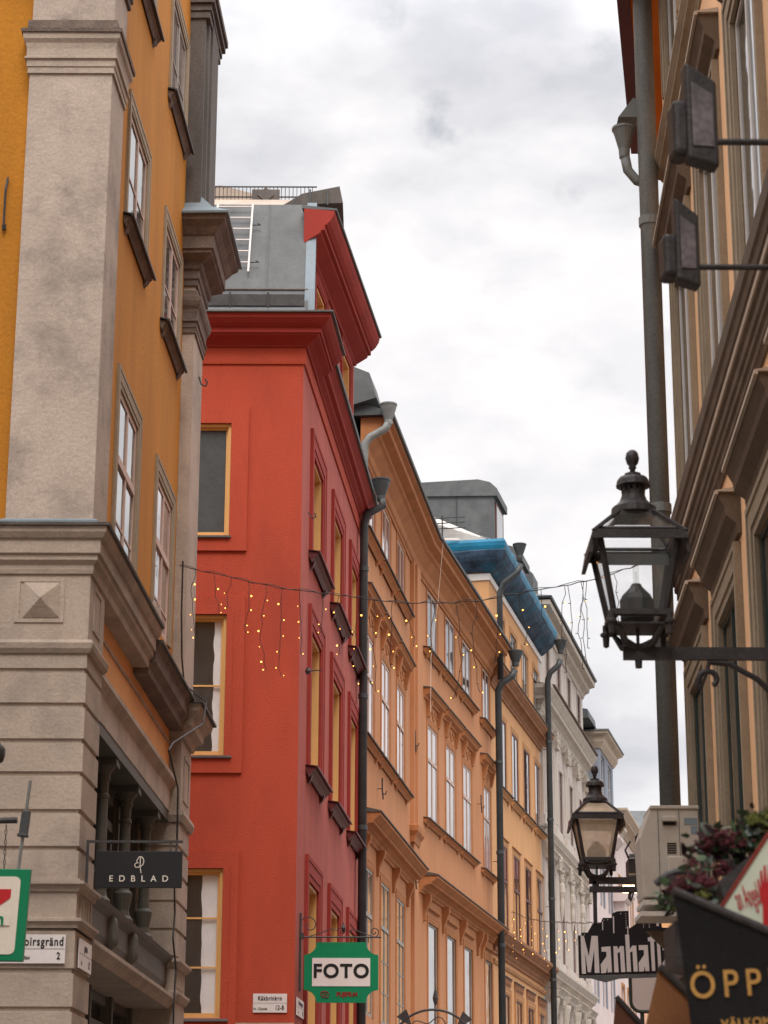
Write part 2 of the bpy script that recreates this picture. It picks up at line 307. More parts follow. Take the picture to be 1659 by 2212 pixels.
def obj(name, mb, mt, parent=None, smooth=False, bevel=0, label=None):
    """mb holds world coordinates; the object's origin goes to its parent's origin"""
    if parent:
        inv = W[parent.name].inverted(); mb.b.transform(inv); mw = W[parent.name]
    else: mw = I4
    me = mb.mesh(name, M[mt] if isinstance(mt, str) else mt, smooth)
    o = put(name, me, parent, mw)
    if bevel:
        b = o.modifiers.new('bevel', 'BEVEL'); b.width = bevel; b.segments = 2; b.limit_method = 'ANGLE'
    if label: o['label'] = label
    return o
def single(name, mb, mt, label, cat, loc, group=None, **k):
    """a thing that is one mesh, its origin at loc"""
    mb.b.transform(Matrix.Translation(loc).inverted()); me = mb.mesh(name, M[mt], k.get('smooth', False))
    o = put(name, me, None, Matrix.Translation(loc)); o['label'] = label; o['category'] = cat
    if group: o['group'] = group
    return o
def structure(name, mb, mt):
    o = put(name, mb.mesh(name, M[mt])); o['kind'] = 'structure'; return o
def text_mesh(s, size, depth=.004, spacing=1, sx=1, shear=0, bold=0, align='CENTER'):
    c = bpy.data.curves.new('lettering', 'FONT'); c.body = s; c.size = size; c.extrude = depth; c.space_character = spacing; c.shear = shear; c.offset = bold
    c.align_x = align; c.align_y = 'CENTER'; o = bpy.data.objects.new('lettering', c); COL.objects.link(o)
    dg = bpy.context.evaluated_depsgraph_get(); me = bpy.data.meshes.new_from_object(o.evaluated_get(dg)); bpy.data.objects.remove(o); bpy.data.curves.remove(c)
    me.transform(Matrix.Diagonal((sx, 1, 1, 1))); me.transform(Matrix.Rotation(R(90), 4, 'X')); return me   # now in x-z, facing -y
def text(s, size, mt, parent, mw, **k):
    me = text_mesh(s, size, **k); me.materials.clear(); me.materials.append(M[mt]); return put('lettering', me, parent, mw)

# walls with openings
def wall_face(mb, F, u0, u1, z0, z1, holes, depth=.25, w=0):
    us = sorted({round(x, 4) for x in [u0, u1] + [h[0] for h in holes] + [h[1] for h in holes] if u0 <= x <= u1})
    zs = sorted({round(x, 4) for x in [z0, z1] + [h[2] for h in holes] + [h[3] for h in holes] if z0 <= x <= z1})
    for i in range(len(us) - 1):
        for j in range(len(zs) - 1):
            cu = (us[i] + us[i + 1]) / 2; cz = (zs[j] + zs[j + 1]) / 2
            if any(h[0] < cu < h[1] and h[2] < cz < h[3] for h in holes): continue
            mb.face([(us[i], w, zs[j]), (us[i + 1], w, zs[j]), (us[i + 1], w, zs[j + 1]), (us[i], w, zs[j + 1])], F.m)
    for a, b, c, d in holes:
        for q in (((a, w, c), (a, w, d), (a, depth, d), (a, depth, c)), ((b, w, c), (b, depth, c), (b, depth, d), (b, w, d)), ((a, w, c), (a, depth, c), (b, depth, c), (b, w, c)), ((a, w, d), (b, w, d), (b, depth, d), (a, depth, d))):
            mb.face(q, F.m)
# windows: shared meshes, one window object with its sub-parts per opening
CACHE = {}
def ring(mb, w_, h, t, y0, y1, bottom=True):
    mb.box(0, t, y0, y1, 0, h); mb.box(w_ - t, w_, y0, y1, 0, h); mb.box(t, w_ - t, y0, y1, h - t, h)
    if bottom: mb.box(t, w_ - t, y0, y1, 0, t)
def window(F, root, u0, u1, z0, z1, rev=.12, frame='whitepaint', pane='g_sky', fw=.06, mull=1, bars=(.5,), transom=None, sur=None, sill=None, hood=None, lining=None, wlabel=None):
    """opening u0..u1, z0..z1; sur=(width,proj,mat[,steps]); sill=(ext,proj,h,mat,(cap mat)); hood=(ext,proj,h,gap,mat,capmat[,ornament])"""
    W_, H = round(u1 - u0, 3), round(z1 - z0, 3)
    key = (W_, H, rev, frame, pane, fw, mull, tuple(bars), transom, sur, sill, hood, lining)
    if key not in CACHE:
        P = {}
        f = MB(); ring(f, W_, H, fw, rev, rev + .05)
        for k in range(mull):
            x = W_ * (k + 1) / (mull + 1); f.box(x - fw * .55, x + fw * .55, rev - .004, rev + .04, fw, H - fw)
        zt = None
        if transom: zt = H * transom; f.box(fw, W_ - fw, rev - .012, rev + .045, zt - fw * .7, zt + fw * .7)
        cells = mull + 1
        for b in bars:
            for k in range(cells):
                xa = W_ * k / cells + fw * .56; xb = W_ * (k + 1) / cells - fw * .56
                f.box(max(fw + .001, xa), min(W_ - fw - .001, xb), rev + .003, rev + .03, H * b - .013, H * b + .013)
        if lining:
            t = .05
            for bx in ((.001, t, 0, H), (W_ - t, W_ - .001, 0, H)): f.box(bx[0], bx[1], .012, rev - .001, .001, H - .001)
            f.box(t, W_ - t, .012, rev - .001, H - t, H - .001)
        P['window'] = f.mesh('window', M[frame])
        g = MB(); g.box(fw * .5, W_ - fw * .5, rev + .012, rev + .016, fw * .5, H - fw * .5); P['pane'] = g.mesh('pane', M[pane])
        if sur:
            sw, sp, sm = sur[:3]; s = MB()
            for a, b, p in ((0, sw * .28, sp * .55), (sw * .28, sw * .8, sp * .8), (sw * .8, sw, sp)):
                s.box(-b, -a, -p, .02, 0, H + b); s.box(W_ + a, W_ + b, -p, .02, 0, H + b); s.box(-a, W_ + a, -p, .02, H + a, H + b)
            P['surround'] = s.mesh('surround', M[sm])
        if sill:
            ex, pr, sh, sm = sill[:4]; s = MB()
            s.prism([(.03, -.005), (-pr * .25, -sh - .03), (-pr * .55, -sh * .75), (-pr * .9, -sh * .45), (-pr * .9, -.03), (.03, -.002)], -ex, W_ + ex)
            for x in (-ex * .6, W_ + ex * .6 - .1): s.prism([(.02, -sh * .8), (-pr * .5, -sh * .8), (-pr * .35, -sh * 1.5), (.02, -sh * 2.1)], x, x + .1)
            P['sill'] = s.mesh('sill', M[sm])
            if len(sill) > 4:
                s = MB(); s.prism([(.03, .022), (-pr - .03, -.012), (-pr - .03, -.04), (-pr, -.04), (-pr, -.022), (.03, .008)], -ex - .03, W_ + ex + .03); P['sill_cap'] = s.mesh('sill_cap', M[sill[4]])
        if hood:
            ex, pr, hh, gap, hm, cm = hood[:6]; b = H + (sur[0] if sur else 0) + gap; s = MB()
            s.prism([(.03, b), (-pr * .2, b), (-pr * .25, b + hh * .25), (-pr * .7, b + hh * .45), (-pr * .75, b + hh * .65), (-pr, b + hh * .9), (-pr, b + hh), (.03, b + hh)], -ex, W_ + ex)
            if len(hood) > 6 and gap > .15:
                rnd = random.Random(5)
                for k in range(16):   # relief scrolls in the frieze
                    t = k / 15; cx = W_ * (.08 + .84 * t); cz = b - gap * (.5 + .26 * math.sin(t * 12.5))
                    s.lathe([(0.001, 0), (.05, .006), (.055, .02), (.02, .035), (.001, .038)], (0, 0, 0), 8, Matrix.Translation((cx, .004, cz)) @ Matrix.Rotation(R(90), 4, 'X'))
                for x in (-.16, W_ + .02): s.prism([(.02, b - gap), (-pr * .3, b - gap), (-pr * .8, b), (.02, b)], x, x + .14)
            P['hood'] = s.mesh('hood', M[hm])
            s = MB(); s.prism([(.03, b + hh + .05), (-pr - .03, b + hh + .012), (-pr - .03, b + hh - .02), (-pr - .004, b + hh - .02), (-pr - .004, b + hh + .003), (.03, b + hh + .003)], -ex - .03, W_ + ex + .03); P['hood_cap'] = s.mesh('hood_cap', M[cm])
        CACHE[key] = P
    P = CACHE[key]; mw = F.m @ Matrix.Translation((u0, 0, z0))
    wo = put('window', P['window'], root, mw)
    if wlabel: wo['label'] = wlabel
    for n, me in P.items():
        if n != 'window': put(n, me, wo, mw)
    return wo
def hull(mb, F, u0, u1, w0, w1, z0, z1): mb.box(u0, u1, w0, w1, z0, z1, F.m)
def moulding(F, u0, u1, prof):
    mb = MB(); mb.mould([F.xy(u0), F.xy(u1)], prof); return mb
def cornice_prof(z0, z1, p, n=4):
    """stepped and curved classical profile from z0 at the wall to projection p at z1"""
    pr = [(-.03, z0), (p * .12, z0)]; h = z1 - z0
    for a, b in ((.12, .14), (.2, .2), (.24, .34), (.38, .42), (.42, .46), (.66, .50), (.70, .62), (.74, .64), (.92, .80), (1, .86), (1, 1)): pr.append((p * a, z0 + h * b))
    pr.append((-.03, z1)); return pr
def downpipe(name, label, x, y, z0, z1, r, top, mt='pipe_dark', standoff=(-.12, 0), step=2.6, group='downpipes on the house fronts', funnel=True):
    """vertical pipe from z0 to z1, then a swan neck along 'top' points to a rainwater hopper"""
    root = thing(name, label, 'downpipe', (x, y, z0), group)
    mb = MB(); pts = [(x, y, z0), (x, y, z1)] + top[:-1] if funnel else [(x, y, z0), (x, y, z1)] + top
    mb.tube(pts, r, 14); obj('pipe', mb, mt, root, smooth=True)
    z = z0 + .8
    while z < z1:
        c = MB(); c.lathe([(r * 1.02, -.05), (r * 1.16, -.045), (r * 1.16, .045), (r * 1.02, .05)], (x, y, z), 14); obj('collar', c, mt, root, smooth=False)
        s = MB(); s.tube([(x, y, z - .25), (x + standoff[0], y + standoff[1], z - .25)], .012, 6); obj('bracket', s, 'black_metal', root)
        z += step
    if funnel:
        t = Vector(top[-1]); h = MB()
        h.lathe([(r * 1.0, -.34), (r * 1.05, -.24), (r * 1.9, -.02), (r * 2.15, .06), (r * 2.3, .08), (r * 2.3, .11), (r * 2.1, .11), (r * 1.9, .02), (r * .8, -.18)], t, 18)
        obj('hopper', h, mt, root, smooth=False)
    return root
# ================================================================== ground (the street, below the frame)
g = MB(); g.face([(-400, -400, 0), (400, -400, 0), (400, 400, 0), (-400, 400, 0)]); structure('ground', g, 'ground')
g = MB(); g.face([(-2.4, -10, .004), (1.2, -10, .004), (1.9, 34, .004), (5.2, 60, .004), (9.6, 80, .004), (14, 100, .004), (9.8, 100, .004), (6.2, 80, .004), (2.0, 60, .004), (-.4, 44, .004), (-1.2, 34, .004), (-2.2, 22, .004)]); structure('paving', g, 'paving')

# ================================================================== LEFT CORNER HOUSE (ochre with grey stone corner)
LP = Fr(-2.703, 19.93, .0375, 1)            # plane of its corner pilasters; u from the corner
LW = Fr(*LP.xy(0, .15), .0375, 1)           # plane of the plaster wall
LFP = Fr(-9.0, 19.93, 1, 0)                 # front plane (faces the camera), u = x + 9
LFW = Fr(-9.0, 20.08, 1, 0)
lh = thing('corner_house', 'ochre corner house with grey stone corner pilaster and rusticated ground floor at the left', 'house', (-2.703, 19.93, 0))
U1 = 7.85
wins = []
for (a, b) in ((2.12, 3.42), (5.08, 6.38)):
    wins += [(a, b, 11.68, 13.0, 'r1'), (a, b, 14.72, 16.1, 'r0'), (a, b, 8.06, 9.78, 'r2')]
mb = MB(); wall_face(mb, LW, .2, 8.1, 7.4, 17.2, [(a, b, c, d) for a, b, c, d, _ in wins], .3); wall_face(mb, LFW, 0, 6.28, 7.4, 17.2, [], .3)
mb.face([LFW.pt(6.28, 0, 7.4), LFW.pt(6.28, 0, 17.2), LW.pt(.2, 0, 17.2), LW.pt(.2, 0, 7.4)])
obj('upper_wall', mb, 'ochre', lh)
mb = MB(); hull(mb, LW, .5, 8.0, .55, 7, 0, 17.1); obj('interior', mb, 'room', lh)
mb = MB(); mb.box(-.02, .0, .05, 7, 0, 17.2, LW.m @ Matrix.Translation((8.1, 0, 0))); obj('gable_wall', mb, 'ochre', lh)
for a, b, c, d, k in wins:
    if k == 'r2': window(LW, lh, a, b, c, d, .004, 'pinkframe', 'g_sky' if a < 4 else 'g_curt2', .065, 1, (.18, ), .56, ('__' and (.20, .03, 'casing')))
    elif k == 'r1': window(LW, lh, a, b, c, d, .004, 'pinkframe', 'g_sky' if a < 4 else 'g_grey', .06, 1, (.45,), None, (.17, .03, 'casing'), (.2, .09, .1, 'stone_brown', 'black_metal'))
    else: window(LW, lh, a, b, c, d, .004, 'greyframe', 'g_curt', .06, 1, (.45,), None, (.17, .03, 'casing'), (.2, .09, .1, 'stone_brown', 'black_metal'))
# cream zone between belt and shop lintel
mb = MB(); wall_face(mb, LW, .84, 6.9, 6.55, 7.42, [], .3); obj('cream_wall', mb, 'cream_ochre', lh)
mb = moulding(LW, .84, 6.9, [(0, 6.93), (.02, 6.93), (.02, 6.96), (0, 6.96)]); obj('string_course', mb, 'stone', lh)
# upper corner pilaster
mb = MB(); mb.prism([(-3.52, 19.93), (-2.703, 19.93), LP.xy(.76), (LP.xy(.76)[0] - .6, LP.xy(.76)[1]), (-3.52, 20.6)], 7.62, 17.2, 'z'); obj('pilaster', mb, 'stone_worn', lh)
cp = [(-3.52, 20.08), (-3.52, 19.93), (-2.703, 19.93), LP.xy(.76), (LP.xy(.76)[0] - .15, LP.xy(.76)[1])]
mb = MB(); mb.mould(cp, [(-.02, 12.30), (.02, 12.30), (.02, 12.36), (.03, 12.37), (.03, 12.44), (.05, 12.45), (.05, 12.47), (.035, 12.48), (.035, 12.56), (.045, 12.62), (.07, 12.66), (.075, 12.72), (-.02, 12.72)]); obj('capital', mb, 'stone', lh)
mb = MB(); mb.mould(cp, [(-.02, 12.722), (.09, 12.722), (.095, 12.76), (.04, 12.79), (.035, 12.88), (-.02, 12.88)]); obj('capital_slab', mb, 'stone_brown', lh)
mb = MB(); mb.mould(cp, [(-.02, 7.62), (.05, 7.62), (.05, 7.67), (.02, 7.69), (-.02, 7.69)]); obj('plinth', mb, 'slate_blue', lh)
# entablature blocks over both pilasters, with their sheet metal roofs
def entab(pth, dz):
    up = lambda pr: [(a, z + dz) for a, z in pr]
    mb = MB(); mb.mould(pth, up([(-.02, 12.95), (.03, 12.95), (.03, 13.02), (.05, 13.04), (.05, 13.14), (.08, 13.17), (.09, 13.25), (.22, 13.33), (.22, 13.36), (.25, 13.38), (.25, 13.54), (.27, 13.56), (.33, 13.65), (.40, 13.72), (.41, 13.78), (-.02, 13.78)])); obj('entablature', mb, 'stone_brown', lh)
    mb = MB(); mb.mould(pth, up([(-.02, 13.783), (.45, 13.783), (.455, 13.81), (.22, 13.97), (.03, 14.22), (-.02, 14.24)])); obj('entablature_roof', mb, 'slate_blue', lh)
entab(cp, .5)
ep = [LP.xy(6.9, .15), LP.xy(6.9), LP.xy(U1), LP.xy(U1, 1.2)]
entab(ep, 0)
# far pilaster, upper and lower, and the attic pilaster above it
mb = MB(); mb.box(6.9, U1, 0, 1.5, 7.3, 14.3, LP.m); obj('pilaster', mb, 'stone', lh)
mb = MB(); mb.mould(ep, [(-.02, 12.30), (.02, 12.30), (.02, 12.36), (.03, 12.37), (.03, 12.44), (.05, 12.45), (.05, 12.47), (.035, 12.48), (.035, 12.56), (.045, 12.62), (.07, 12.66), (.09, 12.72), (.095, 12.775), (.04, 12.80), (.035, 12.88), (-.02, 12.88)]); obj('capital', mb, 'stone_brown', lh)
mb = MB()
for a, b, wd in ((6.75, 8.0, -.05), (6.9, 7.85, -.09), (7.05, 7.7, -.12)): mb.box(a, b, wd, 1.2, 13.8, 17.3, LP.m)
for k, p in enumerate((.03, .05, .09, .12)): mb.box(6.75 - p, 8.0 + p, -p - .08, 1.2, 16.75 + k * .1, 16.84 + k * .1, LP.m)
obj('attic_pilaster', mb, 'stone_dark', lh)
# belt cornice: along the front, round the corner and down the street side
bp = [(-9.0, 19.93), (-2.703, 19.93), LP.xy(3.75)]
prof = [(-.2, 7.16), (.02, 7.16), (.03, 7.2), (.03, 7.24), (.07, 7.28), (.07, 7.33), (.095, 7.34), (.095, 7.47), (.12, 7.48), (.15, 7.53), (.155, 7.58), (-.2, 7.58)]
mb = MB(); mb.mould(bp, prof); obj('belt_cornice', mb, 'stone', lh)
mb = MB(); mb.mould(bp, [(-.2, 7.583), (.18, 7.583), (.185, 7.61), (-.2, 7.645)]); obj('belt_flashing', mb, 'stone_dark', lh)
sp = [LP.xy(3.76), LP.xy(6.88)]
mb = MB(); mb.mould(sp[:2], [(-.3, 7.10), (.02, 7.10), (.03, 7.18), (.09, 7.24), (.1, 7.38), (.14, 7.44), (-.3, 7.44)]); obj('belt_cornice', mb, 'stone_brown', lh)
mb = MB(); mb.mould(sp[:2], [(-.3, 7.443), (.17, 7.443), (.17, 7.47), (-.3, 7.5)]); obj('belt_flashing', mb, 'stone_dark', lh)
ep2 = [LP.xy(6.9, .15), LP.xy(6.9), LP.xy(U1), LP.xy(U1, 1.0)]
mb = MB(); mb.mould(ep2, [(-.1, 7.02), (.03, 7.02), (.05, 7.1), (.13, 7.15), (.14, 7.24), (.22, 7.32), (.24, 7.4), (-.1, 7.4)]); obj('belt_cornice', mb, 'stone', lh)
mb = MB(); mb.mould(ep2, [(-.1, 7.403), (.28, 7.403), (.28, 7.43), (-.1, 7.49)]); obj('belt_flashing', mb, 'stone_dark', lh)
# small stone clutter on the belt beside the second window
mb = MB(); mb.box(3.3, 3.6, -.12, .12, 7.62, 7.72, LP.m); mb.box(3.62, 3.95, -.1, .12, 7.5, 7.86, LP.m); mb.tube([LP.pt(3.35, -.02, 7.76), LP.pt(3.7, -.02, 7.80)], .05, 8); obj('stone_block', mb, 'stone', lh)
# rusticated ground floor: front and street pier, far pier; joints are real grooves between courses
joints = [0, .55, 1.1, 1.65, 2.2, 2.75, 3.23, 3.56, 3.93]
def courses(mb, plan, zs, gap=.018, setb=.022):
    for a, b in zip(zs[:-1], zs[1:]):
        mb.mould(plan, [(-.3, a), (-setb, a), (-setb, a + gap), (0, a + gap + .006), (0, b - gap - .006), (-setb, b - gap), (-setb, b), (-.3, b)])
fp = [(-9.0, 19.93), (-2.703, 19.93), LP.xy(.85), LP.xy(.85, .6)]
mb = MB(); courses(mb, fp, joints); courses(mb, fp, [4.34, 4.63, 4.96, 5.30, 5.60, 5.93, 6.25, 6.46]); obj('rusticated_wall', mb, 'stone', lh)
mb = MB(); mb.mould(fp, [(-.3, 3.93), (-.0, 3.93), (-.0, 4.34), (-.3, 4.34)]); mb.mould(fp, [(-.3, 6.46), (-.0, 6.46), (-.0, 7.17), (-.3, 7.17)]); obj('frieze', mb, 'stone', lh)
for pr in ([(-.05, 3.93), (.02, 3.93), (.025, 3.965), (.06, 3.985), (.06, 4.01), (-.05, 4.03)], [(-.05, 4.25), (.02, 4.25), (.03, 4.29), (.07, 4.31), (.07, 4.335), (.03, 4.34), (.03, 4.36), (-.05, 4.37)], [(-.05, 6.41), (.02, 6.41), (.045, 6.45), (.055, 6.50), (.04, 6.53), (-.05, 6.55)]):
    mb = MB(); mb.mould(fp, pr); obj('string_course', mb, 'stone', lh)
# sunk panel with a pyramid on the front, sunk panel on the side, fluted block
mb = MB(); m4 = Matrix.Translation((0, 19.93, 0))
x0, x1, a, b = -3.385, -2.935, 6.70, 7.12
for q in ((x0, x1, a, a + .035), (x0, x1, b - .035, b), (x0, x0 + .04, a + .035, b - .035), (x1 - .04, x1, a + .035, b - .035)): mb.box(q[0], q[1], -.012, .004, q[2], q[3], m4)
mb.b.verts.ensure_lookup_table(); P = [(-3.31, 6.745), (-2.975, 6.745), (-2.975, 7.08), (-3.31, 7.08)]; c = (-3.1425, 6.9125)
for i in range(4):
    p, q = P[i], P[(i + 1) % 4]; mb.face([(p[0], -.008, p[1]), (q[0], -.008, q[1]), (c[0], -.10, c[1])], m4); mb.face([(p[0], 0, p[1]), (q[0], 0, q[1]), (q[0], -.008, q[1]), (p[0], -.008, p[1])], m4)
obj('diamond_panel', mb, 'stone', lh)
mb = MB()
for u0, u1 in ((.22, .62),): ring_m = LP.m @ Matrix.Translation((u0, 0, 6.68)); [mb.box(*q, m=ring_m) for q in ((0, .03, -.012, .01, 0, .42), (.37, .4, -.012, .01, 0, .42), (.03, .37, -.012, .01, 0, .03), (.03, .37, -.012, .01, .39, .42))]
obj('side_panel', mb, 'stone', lh)
for k in range(5): mb = MB(); mb.box(.17 + k * .13, .23 + k * .13, -.014, .01, 4.04, 4.23, LP.m); obj('flute', mb, 'stone', lh)
# far pier on the street side
fq = [LP.xy(6.9, .6), LP.xy(6.9), LP.xy(U1), LP.xy(U1, 1.5)]
mb = MB(); courses(mb, fq, joints); courses(mb, fq, [4.40, 4.72, 5.05, 5.38, 5.70, 6.02]); mb.mould(fq, [(-.3, 6.02), (0, 6.02), (0, 7.05), (-.3, 7.05)]); mb.mould(fq, [(-.3, 3.93), (0, 3.93), (0, 4.40), (-.3, 4.40)])
mb.box(6.95, U1 - .1, .2, 1.4, 0, 7.1, LP.m)
obj('rusticated_wall', mb, 'stone', lh)
for pr in ([(-.05, 3.90), (.02, 3.90), (.06, 3.97), (.06, 4.0), (-.05, 4.03)], [(-.05, 4.28), (.02, 4.28), (.07, 4.34), (.07, 4.37), (-.05, 4.40)], [(-.05, 6.0), (.03, 6.0), (.06, 6.08), (.05, 6.13), (-.05, 6.15)]):
    mb = MB(); mb.mould(fq, pr); obj('string_course', mb, 'stone', lh)
mb = MB(); rm = LP.m @ Matrix.Translation((7.15, 0, 6.3)); ring(mb, .5, .55, .03, -.012, .01) if 0 else [mb.box(*q, m=rm) for q in ((0, .03, -.012, .01, 0, .55), (.47, .5, -.012, .01, 0, .55), (.03, .47, -.012, .01, 0, .03), (.03, .47, -.012, .01, .52, .55))]
obj('side_panel', mb, 'stone', lh)
for k in range(5): mb = MB(); mb.box(7.05 + k * .14, 7.12 + k * .14, -.014, .01, 4.06, 4.25, LP.m); obj('flute', mb, 'stone', lh)
# stone lintel, shop window with columns, sill beam, shop front below
mb = moulding(LP, .85, 6.9, [(-.65, 6.12), (-.12, 6.12), (-.12, 6.38), (-.09, 6.42), (-.05, 6.47), (-.05, 6.52), (-.15, 6.60), (-.65, 6.60)]); obj('lintel', mb, 'stone', lh)
mb = MB(); mb.box(.86, 6.88, .13, .7, 6.0, 6.12, LP.m); obj('soffit', mb, 'shopgrey', lh)
mb = moulding(LP, .85, 6.9, [(-.6, 4.03), (-.12, 4.03), (-.10, 4.1), (-.10, 4.30), (-.04, 4.36), (-.02, 4.40), (-.6, 4.44)]); obj('sill_beam', mb, 'shopgrey', lh)
mb = moulding(LP, .85, 6.9, [(-.6, 3.80), (-.06, 3.80), (-.02, 3.86), (.02, 3.9), (.02, 3.94), (-.1, 3.98), (-.6, 4.03)]); obj('sill_beam', mb, 'stone', lh)
def shopwin(z0, z1, n, pane):
    o = None
    fr = MB()
    us = [.95 + (6.8 - .95) * k / n for k in range(n + 1)]
    for u in us: fr.box(u - .09, u + .09, .52, .64, z0, z1, LP.m); fr.box(u - .05, u + .05, .48, .52, z0, z1, LP.m)
    for a, b in zip(us[:-1], us[1:]):
        for z in (z0 + .06, z1 - .35, z1 - .06): fr.box(a + .09, b - .09, .54, .62, z - .05, z + .05, LP.m)
    o = obj('shop_window', fr, 'shopgrey', lh)
    g = MB(); g.box(.9, 6.86, .60, .605, z0, z1, LP.m); obj('pane', g, pane, o)
shopwin(4.44, 6.0, 4, 'g_grey'); shopwin(.5, 3.8, 4, 'g_dark')
for u in (1.5, 3.0, 4.6, 6.2):
    c = LP.pt(u, .30, 0); cm = MB()
    cm.lathe([(.10, 4.44), (.10, 4.50), (.12, 4.52), (.12, 4.56), (.085, 4.60), (.075, 4.66), (.10, 4.80), (.105, 4.84), (.07, 4.88), (.062, 5.0), (.058, 5.6), (.07, 5.61), (.07, 5.64), (.058, 5.65), (.06, 5.78), (.075, 5.79), (.075, 5.82), (.07, 5.85), (.13, 5.93)], (c.x, c.y, 0), 16)
    cm.box(-.15, .15, -.15, .15, 5.93, 6.0, Matrix.Translation((c.x, c.y, 0))); cm.box(-.13, .13, -.13, .13, 4.42, 4.47, Matrix.Translation((c.x, c.y, 0)))
    obj('column', cm, 'shopgrey', lh, smooth=False)
for u in (2.5, 3.9): 
    c = LP.pt(u, .06, 4.18); cm = MB(); cm.lathe([(.0, -.17), (.05, -.12), (.06, -.05), (.045, .02), (.05, .09), (.03, .14), (.0, .16)], c, 10); cm.box(-.06, .06, 0, .1, -.2, .2, Matrix.Translation(c) @ Matrix.Rotation(R(90), 4, 'Z')); obj('corbel', cm, 'shopgrey', lh, smooth=True)
text('EDBLAD', .20, 'signcream', lh, LP.m @ Matrix.Translation((1.5, .59, 3.25)), spacing=1.3)
mb = MB(); mb.tube([(-3.42, 20.06, 11.25), (-3.425, 20.0, 11.1), (-3.43, 20.02, 10.72)], .012, 6)
mb.b.transform(Matrix.Translation((-.28, 0, -.02))); mb.lathe([(.02, -.03), (.02, .03)], (-3.71, 20.05, 10.70), 8); obj('wall_hook', mb, 'black_metal', lh)
mb = MB(); c = LP.pt(7.3, -.03, 11.75); mb.tube([c + Vector((0, 0, .1)), c + Vector((0.03, 0, 0)), c + Vector((.09, 0, -.03)), c + Vector((.11, 0, .03)), c + Vector((.08, 0, .07))], .012, 6); obj('wall_hook', mb, 'black_metal', lh)
# black cable running down the far pier
cabl = []
for u, w_, z in ((6.1, -.05, 9.03), (6.2, -.04, 8.4), (6.35, -.04, 7.9), (6.5, -.06, 7.6), (6.6, -.32, 7.4), (6.45, -.3, 7.1), (5.7, -.05, 6.72), (5.5, -.03, 6.6), (5.75, -.12, 6.2), (5.95, -.1, 5.6), (5.8, -.1, 5.2), (5.95, -.1, 4.8), (5.85, -.1, 4.5), (6.2, -.1, 4.2), (6.1, -.1, 3.8), (6.15, -.1, 3.0)):
    cabl.append(LP.pt(u, w_, z))
mb = MB(); mb.tube(cabl, .012, 6); obj('cable', mb, 'black_metal', lh)

# a plain neighbour on the left of the camera, outside the frame, closes the street
nh = thing('neighbour_house', 'plain grey stone house front beside the camera on the left', 'house', (-4.2, 2, 0))
NF = Fr(-4.2, -6, .0, 1); hs = [(a, a + 1.1, z, z + 1.8) for a in (2, 5, 8, 11, 14, 17) for z in (4.2, 7.6, 11)]
mb = MB(); wall_face(mb, NF, 0, 20, 0, 14, hs, .25); hull(mb, NF, 0, 20, .3, 5, 0, 13.9); obj('wall', mb, 'stone', nh)
for h in hs: window(NF, nh, *h, .12, 'whitepaint', 'g_grey', .06, 1, (.5,))
obj('cornice', moulding(NF, 0, 20, cornice_prof(13.5, 14, .4)), 'stone', nh)

# ================================================================== RED HOUSE
RS = Fr(-1.31, 34, .084, 1); RF = Fr(-9.31, 34, 1, 0)
RL = 10.0
rh = thing('red_house', 'tall red plaster corner house with a grey sheet metal mansard roof', 'house', (-1.31, 34, 0))
ru = [(1.45, 2.85), (4.75, 6.15), (7.95, 9.2)]
rz = [(11.78, 13.55), (8.25, 10.55), (4.1, 6.5)]
holes = [(a, b, c, d) for a, b in ru for c, d in rz]
mb = MB(); wall_face(mb, RS, 0, RL, 0, 15.2, holes, .3); obj('street_wall', mb, 'red_pink', rh)
fh = [(5.55, 6.86, 11.72, 13.6), (5.55, 6.86, 8.2, 10.43), (5.55, 6.9, 4.25, 6.47)]
mb = MB(); wall_face(mb, RF, 0, 8, 4.19, 15.2, fh, .3); obj('front_wall', mb, 'red', rh)
mb = MB(); mb.box(0, 8.0, -.03, .02, 0, 4.19, RF.m); obj('stone_base', mb, 'stone', rh)
mb = MB(); mb.prism([(-9.3, 34.45), (-1.75, 34.45), RS.xy(RL - .01, .45), (-9.3, 44)], 0, 15.1, 'z'); obj('interior', mb, 'room', rh)
for (a, b) in ru:
    for (c, d) in rz:
        window(RS, rh, a, b, c, d, .17, 'yellow_wood', 'g_curt', .07, 1, (.5,), None, (.36, .055, 'red_dark'), (.42, .17, .14, 'maroon', 'maroon') if c > 5 else None, None, True)
